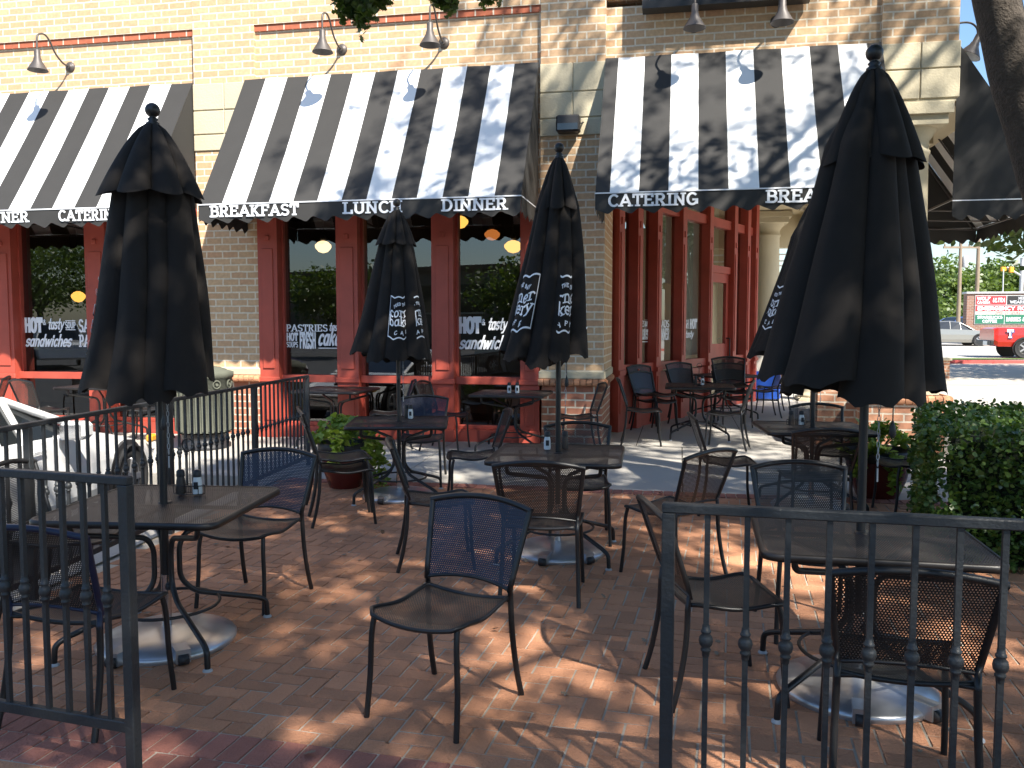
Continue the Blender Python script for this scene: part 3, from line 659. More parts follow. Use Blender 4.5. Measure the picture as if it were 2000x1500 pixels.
for i in range(7):
    t0, t1 = ts[i] + .17, ts[i + 1]
    door = (i == 4)
    fr = MB()
    abox(fr, t0, t1, -.13, -.0, 3.46, 3.62); abox(fr, t0, t1, -.13, -.0, 4.05, 4.2)
    if not door: abox(fr, t0, t1, -.13, .02, .93, 1.06); abox(fr, t0, t1, -.13, -.0, .08, .9)
    else: abox(fr, t0, t1, -.13, -.0, 2.62, 2.75)
    f = fr.build('window' if not door else 'door', 'red_paint', B)
    if door:
        f['label'] = 'red glazed entrance door with a pull handle'
        d = MB(); abox(d, t0, t0 + .12, -.10, -.04, .1, 2.62); abox(d, t1 - .12, t1, -.10, -.04, .1, 2.62); abox(d, t0 + .12, t1 - .12, -.10, -.04, .1, .35); abox(d, t0 + .12, t1 - .12, -.10, -.04, 1.0, 1.3); abox(d, t0 + .12, t1 - .12, -.10, -.04, 2.45, 2.62)
        d.build('door_leaf', 'red_paint', f)
        h = MB(); h.tube(fillet([AP(t1 - .07, -.04, 1.0), AP(t1 - .07, .03, 1.0), AP(t1 - .07, .03, 1.4), AP(t1 - .07, -.04, 1.4)], .03), .012); h.build('handle', 'dark_plastic', f)
    gl = MB(); z0 = 1.06 if not door else .35
    gl.face([AP(t0, -.09, z0), AP(t1, -.09, z0), AP(t1, -.09, 3.46), AP(t0, -.09, 3.46)]); gl.face([AP(t0, -.09, 3.62), AP(t1, -.09, 3.62), AP(t1, -.09, 4.05), AP(t0, -.09, 4.05)])
    gl.build('glass_pane', 'door_glass', f)
    if i in (1, 2, 3, 5):
        lt = MB(); LL = {1: L_PAS, 2: [('SALADS', 0, .12, .11, dict(width=.7, serif=True)), ('& DINNER', .05, -.08, .17, dict(width=.66))], 3: [('FRESH', 0, .1, .14, dict(width=.4)), ('HOT', .46, .1, .15, dict(width=.3, w=.22)), ('& tasty', .1, -.06, .12, dict(width=.5, **SCR))], 5: [('SOUP', 0, .1, .12, dict(width=.3)), ('cakes', 0, -.1, .15, dict(width=.34, **SCR))]}[i]
        lettering(lt, lambda u, v, lf: AP(t0 + .05 + u * (t1 - t0) / 1.0, -.08 + lf, 1.5 + v), LL); lt.build('lettering', 'white_print', f)
    if i in (2, 3):
        bl = MB(); abox(bl, t0 + .02, t1 - .02, -.15, -.14, 2.35 if i == 2 else 1.12, 3.46); bl.build('roller_blind', 'blind_white', f)

# interior of the shop
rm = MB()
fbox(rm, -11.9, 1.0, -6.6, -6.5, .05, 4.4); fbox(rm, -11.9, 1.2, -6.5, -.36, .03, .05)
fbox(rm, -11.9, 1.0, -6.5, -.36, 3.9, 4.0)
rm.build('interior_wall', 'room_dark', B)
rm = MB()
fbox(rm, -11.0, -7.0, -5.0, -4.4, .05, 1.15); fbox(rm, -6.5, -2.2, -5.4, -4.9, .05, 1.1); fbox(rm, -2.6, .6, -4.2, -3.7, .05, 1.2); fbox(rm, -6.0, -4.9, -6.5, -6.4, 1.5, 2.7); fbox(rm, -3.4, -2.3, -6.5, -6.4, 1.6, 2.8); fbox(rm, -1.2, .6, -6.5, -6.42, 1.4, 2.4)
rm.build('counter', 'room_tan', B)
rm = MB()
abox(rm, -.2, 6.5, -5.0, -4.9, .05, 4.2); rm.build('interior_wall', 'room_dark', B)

# pendant lamps inside
def pendant(x, y, z, m, label, r=.14):
    t = thing('pendant_lamp', label, 'lamp', (x, y, z), 0, 'pendant lamps inside the restaurant')
    a = MB(); a.lathe([(.03, .10), (r * .6, .08), (r * .97, .03), (r, .0), (r * .93, -.03), (r * .55, -.09), (.01, -.11)], 20); a.build('globe', m, t)
    a = MB(); a.tube([(0, 0, .12), (0, 0, 3.9 - z)], .012); a.lathe([(.05, .12), (.05, .17), (.02, .2)], 12); a.build('stem', 'dark_plastic', t)
pendant(-3.25, 14.9, 3.0, 'globe_warm', 'cream glass pendant lamp glowing high in the window over the word pastries')
pendant(.02, 14.3, 2.95, 'globe_yellow', 'yellow glowing pendant lamp at the right edge of the window lettered hot and tasty sandwiches', .15)
pendant(-.86, 14.3, 3.35, 'globe_yellow', 'yellow pendant lamp half hidden by a red post under the word dinner', .14)
pendant(-.38, 16.6, 3.38, 'globe_amber', 'dim amber pendant lamp deep inside, between the two yellow ones', .15)
pendant(-8.35, 16.6, 2.2, 'globe_yellow', 'small amber pendant lamp deep in the leftmost window above the word soup', .13)

# ------------------------------------------------------------------ awnings
def scallop(x, per=.26): 
    t = (x / per) % 1.0
    return .5 - .5 * cos(2 * pi * t) + .12 * sin(4 * pi * t)
def awning(name_label, s0, s1, cols, texts, zt=5.05, ot=0.0, ob=1.25, zb=3.17, frame_M=None, endtext=None, loc=F0, rz=FA, plain=None):
    t = thing('striped_awning' if plain is None else 'black_awning', name_label, 'awning', loc, rz, 'awnings over the storefront')
    def S(s, k):   # point on the slope, k 0 top .. 1 bottom
        sag = .03 * sin(pi * k); return (s, -(ot + (ob - ot) * k) - 0, zt + (zb - zt) * k - sag * .8)
    c = MB(); x = s0
    for wd_, col in cols:
        n = 3
        for i in range(n):
            a = x + wd_ * i / n; b = x + wd_ * (i + 1) / n
            P = [[(p[0], p[1], p[2] + .004 * sin(p[0] * 7 + k)) for p in (S(a, k / 8), S(b, k / 8))] for k in range(9)]
            c.grid(P, col, smooth=True)
        x += wd_
    c.build('canopy', ['awning_black', 'awning_white'], t)
    for ss in (s0, s1):
        p = MB(); up = [S(ss, k / 8) for k in range(9)]
        for k in range(8): p.face([up[k], up[k + 1], (ss, up[k + 1][1], zb), (ss, up[k][1], zb)] if k < 7 else [up[k], up[k + 1], (ss, up[k][1], zb)], 0)
        p.build('side_panel', 'awning_black', t)
    v = MB(); n = int((s1 - s0) / .02); vb = zb - .185
    top = [(s0 + (s1 - s0) * i / n, -ob - .006, zb) for i in range(n + 1)]
    mid = [(q[0], -ob - .012 - .008 * sin(q[0] * 5), zb - .12) for q in top]
    bot = [(q[0], -ob - .010 - .016 * sin(q[0] * 5 + .6), vb - .055 * scallop(q[0] - s0)) for q in top]
    v.grid([top, mid, bot], 0)
    for ss in (s0, s1):
        m2 = int(ob / .02)
        v.grid([[(ss, -ob * i / m2, zb) for i in range(m2 + 1)], [(ss + (.01 * sin(i * .25)), -ob * i / m2, vb - .06 * scallop(ob * i / m2, .2)) for i in range(m2 + 1)]], 0)
    va = v.build('valance', 'awning_black', t)
    pp = MB(); pp.obox((s0, -ob - .012, zb - .004), (s1, -ob - .012, zb - .004), .012, .014)
    for ss in (s0, s1): pp.obox((ss, 0, zb - .004), (ss, -ob - .01, zb - .004), .012, .012)
    pp.build('piping', 'white_print', va)
    if texts:
        lt = MB()
        for txt, a, b in texts:
            put_text(lt, txt, lambda u, vv, lf: (u, -(ob + .022 + .008 * sin(u * 5) + lf), zb - .155 + vv), a, 0, .122, align='l', width=b - a, w=.19, serif=True, gap=.10)
        lt.build('lettering', 'white_print', va)
    f = MB()
    f.tube([(s0, -ob + .03, zb - .03), (s1, -ob + .03, zb - .03)], .014, 6); f.tube([(s0, -.02, zb + .02), (s1, -.02, zb + .02)], .014, 6)
    for ss in [s0 + .02 + (s1 - s0 - .04) * i / 3 for i in range(4)]:
        f.tube([(ss, -.02, zb + .02), (ss, -ob + .03, zb - .03)], .012, 6); f.tube([(ss, -.03, zt - .16), (ss, -ob + .06, zb - .02)], .012, 6)
    f.build('frame', 'lamp_metal', t)
    return t
W3 = .3173
awning('left black and white awning, fully sunlit, lettered dinner and catering', -4.57 - 23 * .3273, -4.57, [(.3273, i % 2) for i in range(23)], [('BREAKFAST', -11.2, -10.02), ('LUNCH', -9.4, -8.7), ('DINNER', -7.0, -6.21), ('CATERING', -5.76, -4.86)])
awning('middle black and white awning lettered breakfast, lunch and dinner', -3.774, .352, [(W3, i % 2) for i in range(13)], [('BREAKFAST', -3.60, -2.42), ('LUNCH', -1.84, -1.10), ('DINNER', -.60, .19)])
c3 = [(.165, 0)] + [(.3306, (i + 1) % 2) for i in range(9)] + [(.168, 0)]
awning('right black and white awning over the arcade, lettered catering and breakfast', 1.217, 4.526, c3, [('CATERING', 1.37, 2.37), ('BREAKFAST', 3.11, 4.30)])
# side street awning: its plain black end faces the camera
pE = F0 + FU * 5.42 + FN * (-.15); 
awning('plain black end of the awning round the corner, against the sky', 0, 3.3, [(.33, i % 2) for i in range(10)], None, zt=5.05, ob=1.3, loc=(pE.x, pE.y, 0), rz=FA + R(90), plain=1)

# ------------------------------------------------------------------ wall lamps, floodlight, sign cabinet
def wall_lamp(loc, rz, label, reach=.66, tilt=0):
    t = thing('wall_lamp', label, 'lamp', loc, rz, 'gooseneck lamps above the awnings')
    a = MB(); M = Matrix.Rotation(R(90), 4, 'X')
    a.lathe([(.075, 0), (.075, .012), (.05, .03), (.03, .035), (.03, .06)], 20, M=M); a.build('mount', 'lamp_metal', t)
    path = [(0, -.05, 0), (0, -.16, .015), (0, -.30, .10), (0, -.42, .25), (0, -.52, .30), (0, -reach + .02, .25), (0, -reach, .14), (0, -reach, .02)] if reach > .5 else [(0, -.03, .17), (0, -.10, .19), (0, -.20, .18), (0, -reach + .02, .12), (0, -reach, .03)]
    a = MB(); a.tube(smoothpath(path, 5), .013); a.build('arm', 'lamp_metal', t)
    T = Matrix.Translation((0, -reach, 0)) @ Matrix.Rotation(tilt, 4, 'X')
    a = MB(); a.lathe([(.018, .05), (.035, .045), (.04, .03), (.042, -.06), (.05, -.07), (.055, -.10), (.13, -.225), (.135, -.235), (.13, -.232), (.05, -.105), (.0, -.10)], 24, M=T); a.build('lamp_shade', 'lamp_metal', t)
    a = MB(); a.lathe([(.001, -.18), (.025, -.17), (.03, -.14), (.02, -.10)], 12, M=T); a.build('bulb', 'white_enamel', t)
    if tilt: a = MB(); a.lathe([(.128, -.2335), (.049, -.108), (.001, -.104)], 24, M=T); a.build('reflector', 'white_enamel', t)
LS = [(-6.54, 'grey gooseneck lamp on the brick wall above the left awning'), (-2.363, 'gooseneck lamp above the middle awning, the left one of its pair'), (-.93, 'gooseneck lamp above the middle awning, the right one, beside the hanging leaves'),
      (2.315, 'dark gooseneck lamp under the black sign frame above the arcade awning'), (3.31, 'dark gooseneck lamp above the arcade awning, nearest the corner pier')]
for s_, lb in LS: wall_lamp(FW(s_, -.06, 5.39), FA, lb)
pL = FW(5.39, -.28, 5.12); wall_lamp(pL, FA + R(90), 'gooseneck lamp with white inside, round the corner against the blue sky', .29, R(24))
t = thing('floodlight', 'small black box floodlight fixed to the stone band between two awnings', 'light', FW(.76, .02, 4.22), FA)
a = MB(); a.box(-.15, .15, -.20, -.03, -.11, .10, bev=.02); a.build('housing', 'dark_plastic', t)
a = MB(); a.box(-.13, .13, -.215, -.2, -.09, -.01); a.build('lens', 'car_glass', t)
a = MB(); a.box(-.04, .04, -.03, .0, -.05, .05); a.tube([(.15, -.1, 0), (.19, -.08, .02), (.17, -.0, .04)], .008); a.build('bracket', 'dark_plastic', t)
t = thing('sign_cabinet', 'black framed sign cabinet high on the wall over the arcade awning', 'sign', FW(1.68, 0, 5.56), FA)
a = MB(); a.box(0, 2.0, -.22, .0, 0, .09); a.box(0, .09, -.22, 0, .09, 1.5); a.box(1.91, 2.0, -.22, 0, .09, 1.5); a.box(.09, 1.91, -.05, .0, .09, 1.5); a.build('frame', 'black_metal', t)
a = MB(); a.face([(.09, -.12, .09), (1.91, -.12, .09), (1.91, -.12, 1.5), (.09, -.12, 1.5)]); a.build('glass_pane', 'car_glass', t)

# ------------------------------------------------------------------ patio furniture
def chair(label, back='perf_black', frame='black_metal', seat='mesh_brown', rail=None, loc=(0, 0, 0), rz=0, group='metal patio chairs'):
    t = thing('patio_chair', label, 'chair', loc, rz, group)
    def BP(u, v):        # back panel surface; u -1..1, v 0..1
        z = .50 + v * .340 + .032 * v * (1 - u * u) + .022 * (1 - v) * (1 - u * u)
        hw = .216 + .040 * v
        y = -.205 - .115 * v - .03 * (1 - u * u)
        return (u * hw, y, z)
    # seat
    sp = []; suv = []
    for i in range(13):
        a = i / 12; row = []; ru = []
        for j in range(11):
            u = -1 + 2 * j / 10
            hw = .212 + .022 * a
            y = -.205 + .43 * a
            cr = max(0, a - .88) / .12
            if cr > 0: hw = hw - .035 * (1 - sqrt(max(0, 1 - cr * cr)))
            y += .02 * (1 - u * u) * a
            z = .452 + .012 * cos(a * 2 * pi) - .018 * (1 - u * u) - (.016 * cr * cr)
            row.append((u * hw, y, z)); ru.append((u * hw, y))
        sp.append(row); suv.append(ru)
    m = MB(); m.grid(sp, 0, suv); m.build('seat', seat, t)
    m = MB(); ringp = [p for p in sp[0]] + [r[-1] for r in sp[1:]] + sp[-1][::-1][1:] + [r[0] for r in sp[::-1][1:-1]]
    m.tube(ringp, .0105, 6, closed=True); 
    for sx in (-1, 1):
        m.tube([(sx * .16, -.205, .455), (sx * .222, -.213, .452)], .009, 6)
    m.build('seat_frame', frame, t)
    bp = [[BP(-1 + 2 * j / 12, i / 8) for j in range(13)] for i in range(9)]
    m = MB(); m.grid(bp, 0, [[(p[0], p[2]) for p in r] for r in bp]); m.build('backrest', back, t)
    m = MB()
    left = [(-.222, -.215, .44), (-.222, -.212, .50)] + [BP(-1.03, i / 6) for i in range(7)]
    topr = [BP(-1 + 2 * j / 12, 1.0) for j in range(1, 12)]
    right = [(-p[0], p[1], p[2]) for p in left[::-1]]
    m.tube(left, .0135, 8); m.tube(right, .0135, 8); m.tube([BP(-1.06, 1.0)] + [BP(-1 + 2 * j / 12, 1.0) for j in range(13)] + [BP(1.06, 1.0)], .0145, 8)
    m.tube([BP(-1 + 2 * j / 12, 0) for j in range(13)], .008, 6)
    m.build('back_frame', rail or frame, t)
    for sx in (-1, 1):
        m = MB(); m.tube(smoothpath([(sx * .222, -.215, .45), (sx * .226, -.222, .30), (sx * .232, -.25, .13), (sx * .238, -.285, .0)], 3), .0135, 8); m.build('leg', frame, t)
        m = MB(); m.tube(smoothpath([(sx * .208, .195, .445), (sx * .215, .21, .36), (sx * .222, .215, .18), (sx * .228, .235, 0)], 3), .0125, 8); m.build('leg', frame, t)
    return t
chB = chair('x', 'perf_black'); chN = chair('y', 'perf_navy', 'black_metal'); chR = chair('z', 'perf_black', 'black_metal', rail='navy_metal')
USED = {}
def put(ch, x, y, ang, label, z=0, group=None):
    rz = R(ang - 90)
    if id(ch) not in USED and USED.setdefault(id(ch), 1):
        ch.location = (x, y, z); ch.rotation_euler = (0, 0, rz); ch['label'] = label
        if group: ch['group'] = group
        return ch
    return dup(ch, (x, y, z), rz, label, group)
G1, G2, G3 = 'metal chairs on the brick patio', 'metal chairs in front of the storefront windows', 'metal chairs under the arcade'
put(chN, -.305, 3.64, -119.6, 'navy backed metal chair standing alone in the front centre of the patio', group=G1)
put(chN, -1.577, 5.116, -106.6, 'navy backed metal chair behind the front left table', group=G1)
put(chR, -1.83, 3.66, 75.5, 'chair with navy top rail seen from behind through the front left railing', group=G1)
put(chB, -2.58, 4.9, 0, 'black chair squeezed between the front left table and the side railing', group=G1)
put(chB, .2, 5.27, 81.5, 'black perforated chair seen from behind, pushed up to the near side of the middle table', group=G1)
put(chB, .52, 6.6, -92, 'black chair on the far side of the middle table, its back beyond the shakers', group=G1)
put(chB, 1.06, 5.66, 131, 'brownish black chair turned away at the right of the middle table', group=G1)
put(chB, .95, 3.85, 5, 'black chair seen side on behind the left end of the front right railing', group=G1)
put(chB, 1.40, 3.06, 75.3, 'large black chair in the lower right corner, seen from behind through the railing', group=G1)
put(chB, 1.63, 4.6, -95, 'dappled black chair on the far side of the front right table', group=G1)
put(chB, 2.43, 6.85, 88, 'perforated black chair at the near side of the back right table', group=G1)
put(chB, 3.05, 8.25, -90, 'black chair beyond the back right table, in front of the brick pedestal', group=G1)
put(chB, 1.93, 7.6, -5, 'black chair seen edge on at the left of the back right table', group=G1)
put(chB, 3.52, 7.5, 180, 'black chair with its back against the hedge', group=G1)
put(chB, -1.43, 7.245, 16, 'black chair beside the leafy red planter, lower one of a stack of two', group=G1)
put(chB, -1.455, 7.24, 16, 'black chair beside the leafy red planter, upper one of a stack of two', .098, group=G1)
put(chB, -.52, 5.95, 8, 'dark chair at the left of the middle table, just behind the lone navy chair', group=G1)
put(chB, -.36, 7.95, 187, 'black chair facing left on the patio edge between two umbrella tables', group=G1)
put(chN, -.97, 9.1, -90, 'navy backed chair on the sidewalk beyond the back left umbrella table', .01, group=G2)
put(chB, -.84, 10.95, -15, 'black chair against the red post under the word dinner, facing right', .065, group=G2)
put(chN, -1.6, 11.1, 190, 'navy backed chair facing left by the window under the word lunch', .07, group=G2)
put(chB, .82, 10.72, 185, 'black chair in front of the brick pillar, facing left', .06, group=G2)
put(chB, -6.4, 11.7, 60, 'black chair below the leftmost window with salad lettering', .06, group=G2)
put(chB, -5.02, 11.75, 185, 'black chair by the left storefront, right of its table', .06, group=G2)
put(chB, -7.45, 12.0, 200, 'black chair cut off by the left edge of the photo', .06, group=G2)
put(chB, 1.74, 11.35, -8, 'black chair beside the brick pillar at the arcade entrance, facing right', .08, group=G3)
put(chN, 2.15, 12.75, -50, 'navy backed chair by the angled red storefront, lower one of a stack of two', .08, group=G3)
put(chB, 2.13, 12.78, -50, 'dark chair resting on the navy one by the angled red storefront', .175, group=G3)
put(chB, 2.74, 10.95, 160, 'black chair at the near right of the arcade table, seen from behind', .08, group=G3)
put(chB, 4.3, 14.7, 175, 'chair facing left beside the newspaper box, the nearer of two', .08, group=G3)
put(chB, 4.72, 15.5, 178, 'chair facing left beside the newspaper box, the farther of two', .08, group=G3)
for q in range(3): put(chB, 3.45, 13.3 + .012 * q, -88, ['bottom', 'middle', 'top'][q] + ' chair of the stack of three right of the arcade tables', .08 + .098 * q, group=G3)
for q in range(2): put(chB, 2.85 , 13.55 + .012 * q, -60, ['lower', 'upper'][q] + ' chair of the stack of two between the arcade tables and the angled storefront', .08 + .098 * q, group=G3)

def table(label, loc, rz, group='square metal patio tables'):
    t = thing('patio_table', label, 'table', loc, rz, group)
    H = .735; a = .47; rc = .075
    outl = []
    for cx_, cy_, a0 in ((a - rc, a - rc, 0), (-a + rc, a - rc, 90), (-a + rc, -a + rc, 180), (a - rc, -a + rc, 270)):
        for k in range(7): outl.append((cx_ + rc * cos(R(a0 + 15 * k)), cy_ + rc * sin(R(a0 + 15 * k))))
    m = MB(); m.face([(x * .985, y * .985, H) for x, y in outl], uv=[(x, y) for x, y in outl]); m.build('tabletop', 'mesh_table', t)
    m = MB()
    lo = [(x, y, H - .028) for x, y in outl]; up = [(x, y, H - .004) for x, y in outl]; inn = [(x * .965, y * .965, H + .003) for x, y in outl]; inn0 = [(x * .965, y * .965, H - .028) for x, y in outl]
    tp = [(x * .985, y * .985, H + .004) for x, y in outl]
    m.grid([inn0, lo, up, tp, inn], wrap=True); m.build('rim', 'brown_metal', t)
    for i in range(4):
        c_, s_ = cos(pi / 2 * i), sin(pi / 2 * i)
        def T(r, q, z): x, y = r * .7071, r * .7071; return (x * c_ - y * s_, x * s_ + y * c_, z)
        m = MB(); m.tube(fillet([T(.46, 0, H - .03), T(.46, 0, H - .10), T(.10, 0, .565), T(.065, 0, .50), T(.065, 0, .32), T(.14, 0, .235), T(.50, 0, .125), T(.545, 0, .10), T(.55, 0, .012)], .05, 4), .0145, 8); m.build('leg', 'black_metal', t)
        m = MB(); p = T(.55, 0, 0); m.lathe([(.024, 0), (.024, .006), (.016, .014)], 12, c=(p[0], p[1])); m.build('foot', 'grey_metal', t)
    m = MB(); m.tube([(.26 * cos(2 * pi * k / 32), .26 * sin(2 * pi * k / 32), .196) for k in range(32)], .0085, 6, closed=True); m.build('ring', 'black_metal', t)
    m = MB(); m.tube([(-.44, 0, H - .02), (.44, 0, H - .02)], .011, 6); m.tube([(0, -.44, H - .02), (0, -.04, H - .02)], .011, 6); m.tube([(0, .04, H - .02), (0, .44, H - .02)], .011, 6); m.lathe([(.035, H - .03), (.035, H + .006), (.024, H + .006)], 16); m.build('underframe', 'black_metal', t)
    return t
tb = table('square black mesh table at the front left with a wire shaker caddy on it', (-1.82, 4.45, 0), R(-5))
GT = 'square metal patio tables'
for (x, y, z, r_, lb) in ((1.575, 3.80, 0, -12, 'square black mesh table at the front right behind the railing'), (.335, 6.18, 0, -9, 'square black mesh table in the middle of the patio with the white shaker'),
    (-1.09, 8.22, 0, 3, 'square black mesh table at the back left of the patio, by the red planter'), (2.73, 7.75, 0, -6, 'square black mesh table at the back right of the patio, before the brick pedestal'),
    (-2.33, 11.32, .075, -11, 'black table below the window lettered pastries'), (0.0, 10.85, .065, -11, 'black table with two shakers below the window lettered hot and tasty sandwiches'),
    (-5.72, 12.0, .075, -11, 'black table below the far left window'), (2.62, 11.95, .08, -11, 'nearer black table under the arcade with a caddy on it'), (3.6, 14.45, .08, 20, 'farther black table under the arcade by the angled storefront')):
    dup(tb, (x, y, z), R(r_), lb, GT)

def shaker(x, y, z, salt, label):
    t = thing('salt_shaker' if salt else 'pepper_shaker', label, 'shaker', (x, y, z), 0, 'shakers on the tables')
    m = MB(); m.lathe([(.024, 0), (.026, .01), (.024, .07), (.019, .095)], 14); m.build('body', 'white_plastic' if salt else 'pepper', t)
    m = MB(); m.lathe([(.022, .095), (.023, .10), (.022, .125), (.015, .133), (.001, .135)], 14); m.build('cap', 'dark_plastic', t)
    if salt: m = MB(); m.box(-.012, .012, -.0275, -.0255, .03, .07); m.build('paper_label', 'dark_plastic', t)
TZ = .742
def caddy(x, y, z, rz, label):
    t = thing('condiment_caddy', label, 'caddy', (x, y, z), rz, 'wire caddies on the tables')
    m = MB()
    for zz in (.004, .05):
        m.tube([(.052 * cos(a) * 1.7, .034 * sin(a), zz) for a in [2 * pi * k / 20 for k in range(20)]], .0025, 5, closed=True)
    for k in range(8): a = 2 * pi * k / 8; m.tube([(.088 * cos(a), .034 * sin(a), .004), (.088 * cos(a), .034 * sin(a), .05)], .002, 5)
    m.build('rack', 'black_metal', t)
    m = MB(); m.tube([(-.006, 0, .004), (-.006, 0, .24)], .0025, 5); m.tube([(.006, 0, .004), (.006, 0, .24)], .0025, 5)
    m.tube([(.034 * cos(a), 0, .272 + .034 * sin(a)) for a in [2 * pi * k / 18 for k in range(18)]], .0035, 5, closed=True)
    m.build('ring_handle', 'black_metal', t)
caddy(-1.765, 4.64, TZ, R(-5), 'wire shaker caddy with ring handle on the front left table')
shaker(-1.812, 4.645, TZ + .002, 0, 'pepper shaker in the caddy on the front left table'); shaker(-1.718, 4.637, TZ + .002, 1, 'white salt shaker in the caddy on the front left table')
shaker(.262, 6.33, TZ, 1, 'white salt shaker beside the umbrella pole on the middle table'); shaker(.395, 6.36, TZ, 0, 'dark pepper shaker right of the pole on the middle table')
shaker(-1.0, 8.42, TZ, 1, 'bright sunlit salt shaker on the back left table'); shaker(-1.045, 8.47, TZ, 0, 'pepper shaker behind the salt on the back left table')
caddy(2.62, 7.86, TZ, R(-5), 'wire caddy left of the pole on the back right table'); shaker(2.665, 7.857, TZ + .002, 1, 'white salt shaker in the caddy on the back right table'); shaker(2.572, 7.864, TZ + .002, 0, 'pepper shaker in the caddy on the back right table')
shaker(-.035, 10.75, TZ + .065, 1, 'left salt shaker on the table before the sandwich window'); shaker(.065, 10.74, TZ + .065, 1, 'right salt shaker on the table before the sandwich window')
caddy(2.6, 11.9, TZ + .08, 0, 'wire caddy with tall ring handle on the nearer arcade table'); shaker(2.553, 11.9, TZ + .082, 0, 'pepper shaker in the caddy on the nearer arcade table'); shaker(2.647, 11.9, TZ + .082, 1, 'salt shaker in the caddy on the nearer arcade table')
shaker(3.4, 14.3, TZ + .08, 1, 'white shaker on the farther arcade table')

